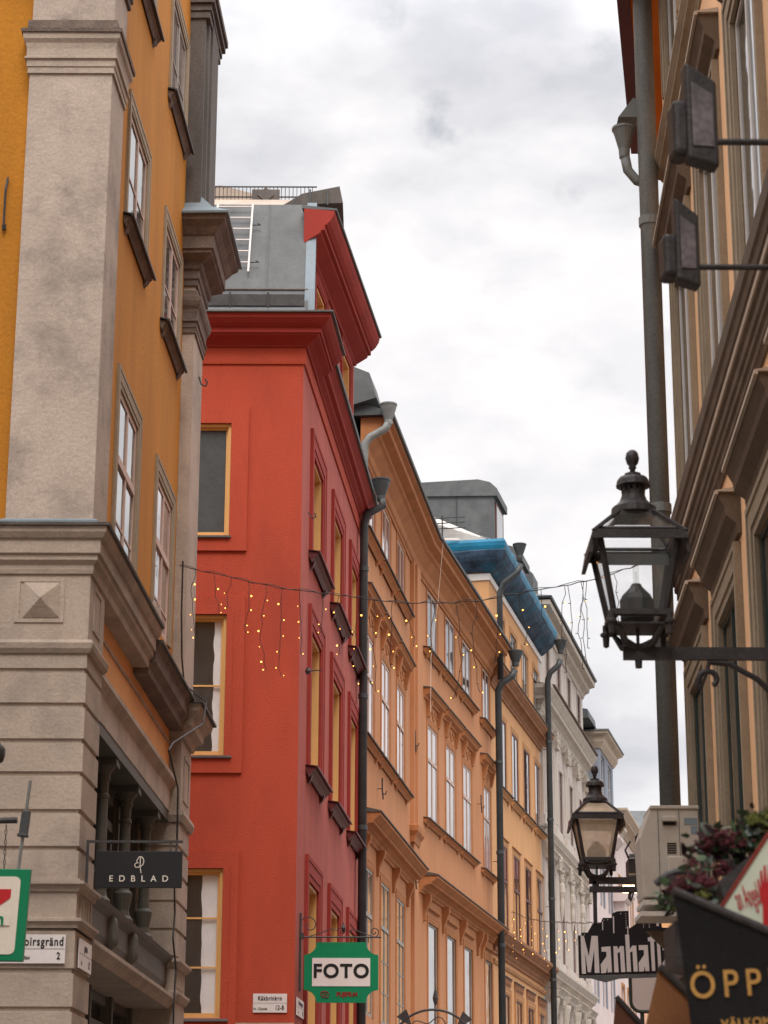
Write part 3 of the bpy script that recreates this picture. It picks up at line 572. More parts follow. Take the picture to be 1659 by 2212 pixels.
# front windows: raised red panels round them
def panel(mb, F, a, b, c, d, A, B, C, D_, p):
    for q in ((A, a, C, D_), (b, B, C, D_), (a, b, d, D_), (a, b, C, c)): mb.box(q[0], q[1], -p, .01, q[2], q[3], F.m)
for i, (h, o) in enumerate(zip(fh, ((5.2, 7.14, 11.47, 13.86), (5.2, 7.14, 7.93, 10.73), (5.2, 7.13, 3.95, 6.74)))):
    a, b, c, d = h
    wo = window(RF, rh, a, b, c, d, .08, 'yellow_wood', 'blind' if i == 0 else 'clear', .085, 0 if i == 0 else 1, () if i == 0 else ((.5,) if i == 1 else (.34, .67)), None, None, None, None, True)
    mb = MB(); panel(mb, RF, a, b, c, d, *o, .045)
    if i: panel(mb, RF, a, b, c, d, a - .13, b + .10, c - .01, d + .04, .055)
    obj('window_panel', mb, 'red', rh)
    mb = MB(); mb.prism([(.02, c + .012), (-.09, c - .015), (-.09, c - .045), (.02, c - .045)], a - .1, b + (.12 if i else .03), 'x', RF.m); obj('window_sill', mb, 'slate', rh)
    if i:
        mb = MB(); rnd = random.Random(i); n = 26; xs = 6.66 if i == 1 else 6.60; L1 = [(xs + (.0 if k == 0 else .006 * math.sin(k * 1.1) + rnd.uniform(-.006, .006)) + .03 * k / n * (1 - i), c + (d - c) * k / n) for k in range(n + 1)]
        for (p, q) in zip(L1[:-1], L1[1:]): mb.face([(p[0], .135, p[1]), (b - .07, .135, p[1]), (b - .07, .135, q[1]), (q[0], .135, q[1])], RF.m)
        obj('sky_reflection', mb, 'sky_reflection', rh)  # white panel behind the glass, imitates the sky mirrored in it
# cornices: string, cove and main cornice wrapping the corner
rp = [(-9.3, 34), (-1.31, 34), RS.xy(RL)]
mb = MB(); mb.mould(rp, [(-.02, 14.62), (.03, 14.62), (.035, 14.66), (.035, 14.70), (.03, 14.92), (-.02, 14.92)]); obj('frieze', mb, 'red', rh)
mb = MB(); mb.mould([(-9.3, 34), (-1.31, 34), RS.xy(1.5)], [(-.02, 14.90), (.06, 14.90), (.08, 14.93), (.16, 14.98), (.27, 15.03), (.28, 15.06), (.31, 15.06), (.31, 15.14), (.34, 15.15), (.40, 15.19), (.47, 15.26), (.48, 15.33), (-.02, 15.33)]); obj('cornice', mb, 'red_dark', rh)
mb = MB(); mb.mould([(-9.3, 34), (-1.31, 34), RS.xy(1.5)], [(-.3, 15.333), (.53, 15.333), (.53, 15.36), (-.3, 15.44)]); obj('cornice_flashing', mb, 'slate', rh)
mb = moulding(RS, 1.5, RL, [(-.02, 14.90), (.05, 14.90), (.07, 14.93), (.14, 14.98), (.15, 15.03), (.22, 15.05), (.23, 15.12), (.26, 15.16), (.32, 15.24), (-.02, 15.24)]); obj('cornice', mb, 'red_dark', rh)
mb = moulding(RS, 1.5, RL + .1, [(-.02, 15.243), (.37, 15.243), (.38, 15.30), (-.02, 15.36)]); obj('gutter', mb, 'pipe_dark', rh)
# mansard: sloped sheet, snow guard board, steep face with standing seams, flat deck with railing and ladder
mb = MB(); xr = -1.31
mb.prism([(33.6, 15.36), (33.95, 15.60), (34.0, 15.58), (34.0, 15.34)], -9.3, xr + .02, 'x'); obj('roof', mb, 'slate', rh)
mb = MB(); mb.box(-9.3, xr, 33.93, 33.96, 15.62, 15.82); obj('snow_board', mb, 'black_metal', rh)
for k in range(7):
    mb = MB(); mb.tube([(-1.9 - k * .62, 33.90, 15.55), (-1.9 - k * .62, 33.905, 15.84)], .018, 6); obj('snow_board_bracket', mb, 'black_metal', rh)
mb = MB(); mb.prism([(33.97, 15.55), (34.1, 15.98), (34.75, 17.80), (34.95, 17.84), (40, 17.9), (40, 15.3), (34.2, 15.3)], -9.3, xr + .06, 'x'); s_ = obj('roof', mb, 'slate', rh)
for x in (-1.95, -2.75, -3.55, -4.35):
    mb = MB(); mb.prism([(34.08, 15.98), (34.73, 17.80), (34.77, 17.78), (34.12, 15.96)], x, x + .015, 'x'); obj('seam', mb, 'slate', rh)
mb = MB(); mb.prism([(34.07, 15.965), (34.09, 16.0), (34.13, 15.98), (34.11, 15.94)], -9.3, xr + .05, 'x'); obj('seam', mb, 'stone_dark', rh)
mb = MB(); mb.prism([(33.96, 15.42), (34.08, 15.98), (34.76, 17.84), (34.95, 17.82), (34.4, 16.1), (34.3, 15.42)], xr + .0, xr + .16, 'x'); obj('verge_flashing', mb, 'slate_blue', rh)
lad = thing('roof_ladder', 'white metal ladder lying up the grey mansard of the red house', 'ladder', (-2.5, 34.3, 16.4))
def ry(z): return 34.08 + (z - 15.98) * (.65 / 1.82) - .07
mb = MB()
for x in (-2.84, -2.25): mb.tube([(x, ry(16.3), 16.3), (x + .02, ry(17.75), 17.75)], .018, 6)
obj('rail', mb, 'whitepaint', lad)
for k in range(6):
    z = 16.5 + k * .24; mb = MB(); mb.tube([(-2.84, ry(z), z), (-2.23, ry(z), z)], .013, 6); obj('rung', mb, 'whitepaint', lad)
for z in (16.5, 17.3):
    mb = MB(); mb.tube([(-2.22, ry(z), z), (-2.08, ry(z), z), (-2.13, ry(z), z + .03)], .012, 6); obj('hook', mb, 'black_metal', lad)
rl = thing('roof_railing', 'low black metal railing on the roof deck of the red house', 'railing', (-2.5, 37, 18.8))
mb = MB(); mb.tube([(-6, 37, 19.2), (-1.23, 37, 19.2)], .014, 6); mb.tube([(-6, 37, 19.0), (-1.5, 37, 19.0)], .014, 6); mb.tube([(-6, 37, 18.86), (-1.8, 37, 18.86)], .02, 6)
for k in range(68): x = -6 + k * .07; mb.tube([(x, 37, 18.86), (x, 37, 19.2)], .006, 4)
obj('rail', mb, 'black_metal', rl)
mb = MB(); mb.lathe([(.0, -.015), (.15, -.015), (.15, .015), (0, .015)], (0, 0, 0), 4, Matrix.Translation((-2.15, 36.97, 19.03)) @ Matrix.Rotation(R(90), 4, 'X')); mb.box(-2.4, -1.9, 36.98, 37.0, 18.9, 19.14); obj('ornament', mb, 'stone_dark', rl)
mb = MB(); mb.prism([(35.2, 17.6), (36.9, 18.9), (37.5, 18.9), (40, 18.95), (40, 17.6)], -9.3, -1.6, 'x'); mb.prism([(-9.3, 18.9), (-3.0, 19.42), (-2.2, 19.2), (-1.8, 18.95), (-1.8, 18.9)], 37.4, 37.5, 'y'); obj('roof_deck', mb, 'stone', rh)
mb = MB(); mb.prism([(-1.75, 18.0), (-1.42, 18.22), (-.78, 18.36), (-.72, 18.05)], 35.2, 37.2, 'y'); obj('roof_vent', mb, 'stone_dark', rh)
for x in (-1.3, -1.0):
    mb = MB(); mb.box(x, x + .03, 35.17, 35.2, 18.0, 18.29); obj('seam', mb, 'pipe_dark', rh)
AX = (-1.335, 34.45, .129, 5.85)
# attic storey on the street side, with its own deep cornice
RA = Fr(AX[0], AX[1], AX[2], 1); AL = AX[3]
ah = [(1.2, 2.2, 15.9, 16.75), (4.3, 5.3, 15.9, 16.75)]
mb = MB(); wall_face(mb, RA, 0, AL, 15.2, 17.4, ah, .3); mb.prism([(.75, 0), (AL, 0), (AL, 2), (.75, 2)], 15.2, 17.35, 'z', RA.m @ Matrix.Translation((0, .32, 0))); mb.face([RA.pt(AL, 0, 15.2), RA.pt(AL, .4, 15.2), RA.pt(AL, .4, 17.4), RA.pt(AL, 0, 17.4)]); obj('attic_wall', mb, 'red_pink', rh)
for h in ah: window(RA, rh, *h, .12, 'yellow_wood', 'g_curt', .07, 1, (.5,), None, (.2, .04, 'red_dark'), None, None, True)
ap = [RA.xy(0, .5), RA.xy(0), RA.xy(AL), RA.xy(AL, .6)]
mb = MB(); mb.mould(ap[1:3], [(-.02, 16.98), (.04, 16.98), (.06, 17.02), (.16, 17.08), (.26, 17.14), (.27, 17.18), (.33, 17.19), (.33, 17.27), (.36, 17.28), (.42, 17.34), (.48, 17.44), (.50, 17.52), (-.02, 17.60)]); obj('attic_cornice', mb, 'red_dark', rh)
mb = MB(); mb.mould(ap[1:3], [(-.06, 17.6), (.0, 17.59), (.53, 17.53), (.54, 17.56), (-.06, 17.66)]); obj('attic_flashing', mb, 'slate', rh)
for i, (a, b, z) in enumerate(((0, 0, 0),)): pass
mb = MB(); c = RS.pt(.55, -.05, 12.15); mb.tube([c + Vector((0, -.1, .1)), c + Vector((0.06, -.1, 0)), c + Vector((.12, -.1, .03)), c + Vector((.1, -.1, .09))], .012, 6); obj('wall_hook', mb, 'black_metal', rh)
mb = MB(); c = RS.pt(.5, -.08, 9.65); mb.lathe([(.03, -.05), (.05, .0), (.03, .05)], c, 8); mb.tube([c, c + Vector((.22, 0, .02))], .01, 5); obj('wall_hook', mb, 'black_metal', rh)
# ================================================================== ORANGE HOUSES
O1 = Fr(-.47, 44, .1365, 1); O2 = Fr(.763, 53, .207, 1); O3 = Fr(3.12, 64.4, .2126, 1)
L1 = 9.05; L2 = 11.7; L3 = 10.9
def eave_prof(z, p):
    return [(-.02, z - .75), (.04, z - .75), (.05, z - .70), (.09, z - .66), (.12, z - .52), (p * .45, z - .30), (p * .55, z - .26), (p * .56, z - .18), (p * .84, z - .12), (p * .86, z - .02), (p, z + .02), (p, z + .07), (-.02, z + .07)]
def gutter_prof(z, p): return [(-.5, z + .073), (p + .06, z + .073), (p + .07, z + .13), (p - .1, z + .16), (-.5, z + .55)]
def rows(F, root, us, spec):
    for (a, b) in us:
        for s in spec:
            z0, z1 = s['z']; k = {x: y for x, y in s.items() if x != 'z'}; window(F, root, a, b, z0, z1, **k)
def opens(us, zs): return [(a, b, c, d) for a, b in us for c, d in zs]

oh = thing('orange_house', 'orange plaster house with bracketed window hoods, directly behind the red house', 'house', (-.47, 44, 0), 'orange houses along the street')
us = [(.62, 1.9), (3.15, 4.43), (5.7, 6.98)]
zz = [(14.95, 16.35), (10.65, 12.9), (5.2, 8.1)]
mb = MB(); wall_face(mb, O1, 0, L1, 0, 17.2, opens(us, zz), .3); obj('wall', mb, 'orange', oh)
mb = MB(); hull(mb, O1, 0, L1, .35, 8, 0, 17.1); obj('interior', mb, 'room', oh)
S = ('sur',)
rows(O1, oh, us, [
    dict(z=zz[0], rev=.003, frame='pinkframe', pane='g_curt2', mull=1, bars=(), sur=(.17, .022, 'orange_trim'), sill=(.55, .17, .15, 'orange_trim', 'stone_dark')),
    dict(z=zz[1], rev=.003, frame='pinkframe', pane='g_curt2', mull=1, bars=(), transom=.62, sur=(.17, .022, 'orange_trim'), sill=(.55, .15, .13, 'orange_trim', 'stone_dark'), hood=(.52, .20, .24, .42, 'orange_trim', 'stone_dark', 1)),
    dict(z=zz[2], rev=.003, frame='greyframe', pane='g_grey', mull=1, bars=(.22, .44), transom=.68, sur=(.17, .022, 'orange_trim'))])
obj('belt_cornice', moulding(O1, 0, 8.1, cornice_prof(8.62, 9.02, .42)), 'orange_trim', oh)
obj('belt_flashing', moulding(O1, -.02, 8.13, [(-.02, 9.023), (.45, 9.023), (.45, 9.05), (-.02, 9.16)]), 'stone_dark', oh)
for u in (.35, 2.45, 4.95, 7.4):
    mb = MB(); mb.prism([(.02, 8.1), (-.06, 8.12), (-.07, 8.3), (-.18, 8.55), (-.18, 8.64), (.02, 8.64)], u, u + .16, 'x', O1.m); obj('console', mb, 'orange_trim', oh)
obj('eave_cornice', moulding(O1, 0, L1, eave_prof(17.2, .62)), 'orange_trim', oh)
obj('gutter', moulding(O1, -.15, L1 + .05, gutter_prof(17.2, .62)), 'pipe_dark', oh)
mb = MB(); mb.prism([(0, 17.7), (-.9, 17.95), (-.75, 18.5), (-.2, 18.75), (2.5, 19.0), (2.5, 17.5)], -.3, .9, 'x', O1.m @ Matrix.Translation((0, .55, -.35))); obj('roof_flap', mb, 'slate', oh)
mb = MB(); mb.prism([(.5, 17.6), (4, 20.2), (8, 20.2), (8, 17.1), (.5, 17.1)], 0, L1 + L2, 'x', O1.m @ Matrix.Translation((0, .3, 0))); obj('roof', mb, 'slate', oh)
# pilaster strip with a small capital between the two orange fronts
mb = MB(); mb.box(8.15, 9.2, -.10, .05, 10.0, 16.5, O1.m); mb.box(8.35, 9.0, -.16, -.10, 10.05, 16.45, O1.m); mb.box(8.3, 9.1, -.08, .05, 0, 10.0, O1.m); obj('pilaster', mb, 'orange', oh)
mb = MB(); mb.mould([O1.xy(8.15, 0), O1.xy(8.15, -.1), O1.xy(9.2, -.1), O1.xy(9.2, 0)], [(-.02, 9.7), (.0, 9.7), (.03, 9.85), (.10, 9.95), (.11, 10.08), (-.02, 10.12)]); obj('pilaster_foot', mb, 'orange_trim', oh)

o2 = thing('orange_house', 'longer orange house with four tall windows a floor, between the black downpipes', 'house', (.763, 53, 0), 'orange houses along the street')
us = [(1.62, 2.92), (4.2, 5.5), (6.8, 8.1), (10.25, 11.4)]
zz = [(14.85, 16.45), (10.6, 13.0), (4.9, 8.15)]
mb = MB(); wall_face(mb, O2, 0, L2, 0, 17.3, opens(us, zz), .3); obj('wall', mb, 'orange', o2)
mb = MB(); hull(mb, O2, 0, L2, .35, 8, 0, 17.2); obj('interior', mb, 'room', o2)
rows(O2, o2, us, [
    dict(z=zz[0], rev=.003, frame='pinkframe', pane='g_sky', mull=1, bars=(), sur=(.17, .022, 'orange_trim'), sill=(.55, .16, .14, 'orange_trim', 'stone_dark')),
    dict(z=zz[1], rev=.004, frame='pinkframe', pane='g_curt', mull=1, bars=(), transom=.64, sur=(.17, .022, 'orange_trim'), sill=(.55, .14, .12, 'orange_trim', 'stone_dark'), hood=(.52, .20, .24, .40, 'orange_trim', 'stone_dark', 1)),
    dict(z=zz[2], rev=.03, frame='greyframe', pane='g_grey', mull=0, bars=(), sur=(.17, .022, 'orange_trim'), hood=(.1, .05, .05, .1, 'orange_trim', 'orange_trim'))])
obj('belt_cornice', moulding(O2, .45, L2, cornice_prof(8.72, 9.1, .45)), 'orange_trim', o2)
obj('belt_flashing', moulding(O2, .42, L2, [(-.02, 9.103), (.48, 9.103), (.48, 9.13), (-.02, 9.24)]), 'stone_dark', o2)
for u in (.95, 3.5, 6.1, 8.8, 9.5):
    mb = MB(); mb.prism([(.02, 8.1), (-.06, 8.12), (-.07, 8.3), (-.19, 8.6), (-.19, 8.74), (.02, 8.74)], u, u + .16, 'x', O2.m); obj('console', mb, 'orange_trim', o2)
obj('eave_cornice', moulding(O2, 0, L2, eave_prof(17.22, .62)), 'orange_trim', o2)
obj('gutter', moulding(O2, -.15, L2 + .1, gutter_prof(17.22, .62)), 'pipe_dark', o2)
mb = MB(); mb.prism([(.5, 17.6), (3, 18.3), (3, 17.1), (.5, 17.1)], 0, L2, 'x', O2.m); obj('roof', mb, 'slate', o2)
mb = MB(); mb.prism([(0, 17.3), (-.5, 17.35), (-.45, 17.6), (-.1, 18.0), (.3, 18.0), (.3, 17.3)], -.25, .12, 'x', O2.m); obj('roof_flap', mb, 'far_brown', o2)

o3 = thing('peach_house', 'taller light orange house with teal netting wrapped round its eave', 'house', (3.12, 64.4, 0), 'orange houses along the street')
us = [(1.65, 2.9), (4.1, 5.35), (6.55, 7.8), (9.05, 10.3)]
zz = [(17.1, 18.85), (13.45, 15.65), (9.25, 11.85), (5.4, 7.5)]
mb = MB(); wall_face(mb, O3, 0, L3, 0, 19.7, opens(us, zz), .3); mb.face([O3.pt(0, 0, 0), O3.pt(0, 7, 0), O3.pt(0, 7, 19.7), O3.pt(0, 0, 19.7)]); obj('wall', mb, 'peach', o3)
mb = MB(); hull(mb, O3, .05, L3, .35, 8, 0, 19.6); obj('interior', mb, 'room', o3)
st = (.16, .018, 'peach_trim')
rows(O3, o3, us, [
    dict(z=zz[0], rev=.03, frame='greyframe', pane='g_sky', mull=1, bars=(.5,), sur=st),
    dict(z=zz[1], rev=.003, frame='brownframe', pane='g_sky', mull=1, bars=(), sur=st, sill=(.42, .16, .16, 'peach_trim', 'stone_dark')),
    dict(z=zz[2], rev=.004, frame='brownframe', pane='g_sky', mull=1, bars=(), transom=.6, sur=st, hood=(.17, .03, .05, .0, 'peach_trim', 'peach_trim')),
    dict(z=zz[3], rev=.004, frame='brownframe', pane='g_grey', mull=1, bars=(.5,), sur=(.2, .05, 'peach_trim'), hood=(.2, .06, .3, .0, 'brown_trim', 'stone_dark'))])
obj('cornice', moulding(O3, 0, L3, cornice_prof(16.25, 16.85, .40)), 'brown_trim', o3)
obj('cornice_flashing', moulding(O3, 0, L3, [(-.02, 16.853), (.43, 16.853), (.43, 16.88), (-.02, 17.0)]), 'stone_dark', o3)
obj('belt_cornice', moulding(O3, 0, L3, cornice_prof(8.45, 9.1, .42)), 'brown_trim', o3)
obj('string_course', moulding(O3, 0, L3, [(-.02, 8.2), (.04, 8.2), (.08, 8.28), (.06, 8.33), (-.02, 8.35)]), 'peach_trim', o3)
# eave wrapped in netting, pale board under it, corner returns towards us
np_ = [O3.xy(0, 5.5), O3.xy(0), O3.xy(L3 + .0)]
mb = MB(); mb.mould(np_, [(-.02, 19.42), (.05, 19.42), (.05, 19.62), (-.02, 19.62)]); obj('fascia_board', mb, 'whitepaint', o3)
from mathutils import noise as mnoise
def wrinkled(prof, amp, fr):
    pth = [O3.xy(0, 5.5 - .25 * k) for k in range(22)] + [O3.xy(.22 * k) for k in range(int(L3 / .22) + 1)]
    mb = MB(); mb.mould(pth, prof)
    for v in mb.b.verts:
        n_ = mnoise.noise_vector(v.co * fr) * amp; v.co += Vector((n_.x, n_.y * .5, n_.z * 1.2 - abs(n_.y) * .3))
    return mb
obj('eave_netting', wrinkled([(-.02, 19.66), (.08, 19.64), (.16, 19.68), (.24, 19.76), (.34, 19.84), (.44, 19.93), (.52, 20.05), (.58, 20.18), (.54, 20.26), (-.05, 20.26)], .03, 1.9), mat('dark_blue_netting', (.045, .075, .12, 1), rough=.8, var=.6, scale=2.6, bump=1, bscale=6, stain=(.01, .14, .22, 1), stain_amt=.85, stain_scale=1.3), o3, smooth=False)
obj('teal_netting', wrinkled([(-.05, 20.27), (.56, 20.21), (.60, 20.32), (.61, 20.44), (.56, 20.54), (-.05, 20.545)], .02, 2.3), 'tarp', o3)
for u, z in ((.4, 0), (1.7, 0), (2.9, 0)):
    mb = MB(); a = O3.pt(-.6, u + .6, 20.55); mb.box(a.x - .22, a.x + .22, a.y - .1, a.y - .06, 20.52, 20.58); obj('clip_board', mb, 'whitepaint', o3)
# pale hipped sheet roof, dark dormers
mb = MB(); A = O3.pt
mb.face([A(-.3, -.3, 20.55), A(L3, -.3, 20.55), A(L3, 4.0, 23.0), A(3.4, 4.0, 23.0)]); mb.face([A(-.3, -.3, 20.55), A(3.4, 4.0, 23.0), A(-.3, 8, 22.9)]); mb.face([A(L3, -.3, 20.55), A(L3, 8, 20.55), A(L3, 4, 23)]); obj('roof', mb, 'slate', o3)
mb = MB(); mb.face([A(-.35, -.1, 20.56), A(-.2, 8.0, 20.56), A(-.2, 8.0, 23.6)]); mb.face([A(-.35, -.1, 20.56), A(-.2, 8, 23.6), A(3.0, 3.6, 23.1)]); obj('roof_sheet', mb, 'wood', o3)
def dormer(u0, u1, w0, w1, z0, z1, m2='slate'):
    mb = MB(); mb.box(u0, u1, w0, w1, z0, z1, O3.m); o = obj('dormer', mb, m2, o3)
    mb = MB(); n = 10; pr = [(w0 - .12, z1 - .1)]
    mb.prism([(w0 - .12, z1 - .25), (w0 - .12, z1), (w0 + .1, z1 + .22), (w0 + .5, z1 + .34), (w1, z1 + .36), (w1, z1 - .02)], u0 - .08, u1 + .08, 'x', O3.m); obj('dormer_roof', mb, m2, o)
    for wz in (1.2, 2.4, 3.4):
        mb = MB(); mb.box(u0 - .025, u0 - .001, w0 + wz, w0 + wz + .03, z0, z1, O3.m); obj('seam', mb, 'pipe_dark', o)
    mb = MB(); mb.box(u0 + .25, u1 - .25, w0 - .03, w0 + .02, z0 + .2, z1 - .35, O3.m); obj('dormer_window', mb, 'brownframe', o)
    mb = MB(); mb.box(u0 + .4, u1 - .4, w0 - .035, w0 - .032, z0 + .3, z1 - .45, O3.m); obj('pane', mb, 'g_sky', o)
dormer(4.6, 6.6, .55, 5, 20.5, 23.75); dormer(8.6, 10.2, .35, 4, 20.5, 22.7)
rr_ = thing('roof_guard', 'black snow guard rails on the pale roof under the dark dormer', 'snow guard', tuple(A(-.35, 1, 21)))
for z in (20.95, 21.12, 21.28):
    mb = MB(); mb.tube([A(-.5, 5.0, z), A(-.5, .6, z)], .018, 6); obj('rail', mb, 'black_metal', rr_)
for w_ in (1.3, 3.6):
    mb = MB(); mb.tube([A(-.5, w_, 20.7), A(-.5, w_, 21.35)], .025, 6); obj('post', mb, 'black_metal', rr_)

# ================================================================== WHITE ORNATE HOUSE
WF = Fr(5.25, 74.4, .21, 1); L4 = 12.7
wh = thing('white_house', 'white stucco house with heavy ornate cornices, columns and brown framed windows', 'house', (5.25, 74.4, 0))
us = [(2.0 + 2.95 * k, 2.95 + 2.95 * k) for k in range(4)]
zz = [(18.9, 20.6), (14.3, 16.5), (9.7, 12.3), (5.2, 7.6)]
mb = MB(); wall_face(mb, WF, 0, L4, 0, 21.4, opens(us, zz), .3); mb.face([WF.pt(0, 0, 0), WF.pt(0, 6, 0), WF.pt(0, 6, 21.4), WF.pt(0, 0, 21.4)]); mb.face([WF.pt(L4, 0, 0), WF.pt(L4, 6, 0), WF.pt(L4, 6, 21.4), WF.pt(L4, 0, 21.4)]); obj('wall', mb, 'white', wh)
mb = MB(); hull(mb, WF, .05, L4 - .02, .35, 6, 0, 21.3); obj('interior', mb, 'room', wh)
rows(WF, wh, us, [
    dict(z=zz[0], rev=.03, frame='brownframe', pane='g_dark', mull=1, bars=(.5,), sur=(.2, .03, 'white')),
    dict(z=zz[1], rev=.03, frame='brownframe', pane='g_dark', mull=1, bars=(.6,), sur=(.22, .03, 'white')),
    dict(z=zz[2], rev=.03, frame='brownframe', pane='g_dark', mull=1, bars=(.6,), sur=(.2, .03, 'white'), hood=(.35, .2, .3, .35, 'white_trim', 'white_trim', 1)),
    dict(z=zz[3], rev=.03, frame='brownframe', pane='g_dark', mull=1, bars=(.6,), sur=(.2, .04, 'white'), hood=(.45, .36, .45, .3, 'white_trim', 'white_trim', 1))])
for z0, z1, p_, nm_ in ((17.5, 18.45, .5, 'main_cornice'), (13.25, 13.75, .24, 'cornice'), (8.6, 9.2, .36, 'cornice')):
    mb = MB(); mb.mould([WF.xy(0, 5), WF.xy(0), WF.xy(L4)], cornice_prof(z0, z1, p_)); obj(nm_, mb, 'white_trim', wh)
for k in range(14):     # small blocks under the main cornice
    mb = MB(); mb.prism([(.0, 17.25), (-.12, 17.3), (-.22, 17.55), (0, 17.55)], .5 + k * .87, .72 + k * .87, 'x', WF.m); obj('cornice_block', mb, 'white_trim', wh)
obj('main_cornice_flashing', moulding(WF, 0, L4, [(-.02, 18.453), (.58, 18.453), (.58, 18.5), (-.02, 18.62)]), 'stone_brown', wh)
mb = MB(); mb.mould([WF.xy(0, 5), WF.xy(0), WF.xy(L4)], [(-.02, 20.75), (.05, 20.75), (.1, 20.9), (.28, 21.0), (.3, 21.15), (.5, 21.2), (.52, 21.35), (-.02, 21.4)]); obj('eave_cornice', mb, 'white_trim', wh)
mb = MB(); mb.mould([WF.xy(0, 5), WF.xy(0), WF.xy(L4)], [(-.5, 21.4), (.58, 21.4), (.6, 21.47), (-.5, 21.9)]); obj('gutter', mb, 'pipe_dark', wh)
mb = MB(); mb.prism([(.3, 21.5), (3, 24), (6, 24), (6, 21.4), (.3, 21.4)], 0, L4, 'x', WF.m); obj('roof', mb, 'slate', wh)
mb = MB(); mb.prism([(.2, 21.4), (.2, 22.6), (.5, 22.9), (2.5, 22.9), (2.5, 21.4)], .6, 1.8, 'x', WF.m); obj('dormer', mb, 'slate', wh)
mb = MB(); mb.prism([(-.25, 18.5), (-.2, 18.5), (.1, 19.9), (2, 20.2), (2, 18.5)], -1.9, .0, 'x', WF.m @ Matrix.Translation((0, .25, 0))); obj('side_roof', mb, 'slate', wh)
# pilasters with leafy capitals
rnd = random.Random(3)
capm = []
def pil(u, z0, z1, p=.09):
    mb = MB(); mb.box(u - .34, u + .34, -p, .02, z0, z1 - .55, WF.m); mb.box(u - .42, u + .42, -p - .06, .02, z0, z0 + .35, WF.m)
    for k in range(3): mb.box(u - .2 + k * .16, u - .14 + k * .16, -p - .025, -p, z0 + .5, z1 - .75, WF.m)
    obj('pilaster', mb, 'white', wh)
    mb = MB(); mb.prism([(u - .3, z1 - .55), (u + .3, z1 - .55), (u + .44, z1 - .06), (u + .44, z1), (u - .44, z1), (u - .44, z1 - .06)], -p - .12, .02, 'y', WF.m)
    for k in range(16): c = WF.pt(u + rnd.uniform(-.38, .38), -p - .12, z1 - rnd.uniform(.08, .5)); mb.lathe([(0, -.05), (.035, -.02), (.04, .02), (0, .05)], c, 6)
    obj('capital', mb, 'white_trim', wh)
for k in range(5):
    u = .55 + 2.95 * k
    if u < L4 - .3: pil(u, 13.8, 17.5); pil(u, 9.25, 13.25, .08); pil(u, 3.0, 8.6, .1)
for k in range(4):      # carved half figures beside the windows of the second floor, urn shaped
    u = 1.55 + 2.95 * k; c = WF.pt(u, -.08, 12.0)
    mb = MB(); mb.lathe([(.02, -.9), (.05, -.7), (.09, -.3), (.07, -.1), (.12, .1), (.10, .35), (.06, .42), (.09, .55), (.08, .72), (.13, .78), (.14, .86), (0, .86)], c, 9); obj('carved_bracket', mb, 'white_trim', wh)
    c = WF.pt(u, -.1, 7.6); mb = MB(); mb.lathe([(.03, -1.0), (.08, -.8), (.06, -.5), (.12, -.1), (.18, .3), (.22, .5), (.22, .62), (0, .62)], c, 8); obj('carved_bracket', mb, 'white_trim', wh)

# ================================================================== LAST HOUSES
LF = Fr(7.95, 87.1, .22, 1)
fh_ = thing('mansard_house', 'distant pinkish white house with a grey mansard and a dormer under a deep pale cornice', 'house', (7.95, 87.1, 0))
us = [(1.2, 2.2), (3.9, 4.9), (6.6, 7.6)]; zz = [(13.2, 15.3), (9.2, 11.6), (5.2, 7.6)]
mb = MB(); wall_face(mb, LF, 0, 9.6, 0, 17.0, opens(us, zz), .3); mb.face([LF.pt(0, 0, 0), LF.pt(0, 6, 0), LF.pt(0, 6, 17), LF.pt(0, 0, 17)]); obj('wall', mb, 'pinkwhite', fh_)
mb = MB(); hull(mb, LF, .05, 9.5, .35, 6, 0, 16.9); obj('interior', mb, 'room', fh_)
rows(LF, fh_, us, [dict(z=z, rev=.1, frame='bluegrey', pane='g_grey', mull=1, bars=(.5,), sur=(.15, .04, 'bluegrey')) for z in zz])
mb = MB(); mb.prism([(-.1, 17.0), (.9, 20.5), (6, 20.8), (6, 17)], 0, 9.6, 'x', LF.m); obj('roof', mb, 'slate', fh_)
obj('cornice', moulding(LF, -.1, 9.7, cornice_prof(16.4, 17.1, .5)), 'white_trim', fh_)
mb = MB(); wall_face(mb, LF, 4.6, 9.3, 17.1, 20.0, [(5.1, 6.3, 17.7, 19.6), (7.5, 8.7, 17.7, 19.6)], .2); mb.box(4.6, 9.3, .22, 4, 17.1, 20.0, LF.m); mb.face([LF.pt(4.6, 0, 17.1), LF.pt(4.6, .3, 17.1), LF.pt(4.6, .3, 20.0), LF.pt(4.6, 0, 20.0)]); obj('dormer_wall', mb, 'bluegrey', fh_)
for a in (5.1, 7.5): window(LF, fh_, a, a + 1.2, 17.7, 19.6, .08, 'whitepaint', 'g_grey', .06, 1, (.5,))
mb = MB(); mb.mould([LF.xy(4.6, 2), LF.xy(4.6), LF.xy(9.3), LF.xy(9.3, 1)], [(-.02, 19.75), (.05, 19.75), (.2, 20.0), (.22, 20.2), (.4, 20.3), (.42, 20.4), (-.02, 20.4)]); obj('dormer_cornice', mb, 'casing_lt', fh_)
mb = MB(); mb.mould([LF.xy(4.6, 2), LF.xy(4.6), LF.xy(9.3), LF.xy(9.3, 1)], [(-.5, 20.4), (.46, 20.4), (.46, 20.46), (-.5, 20.7)]); obj('dormer_roof', mb, 'slate', fh_)
mb = MB(); mb.prism([(.1, 20.55), (.15, 20.9), (.6, 21.0), (1.5, 20.9), (1.5, 20.5)], 2.2, 4.6, 'x', LF.m); obj('roof_vent', mb, 'pipe_dark', fh_)
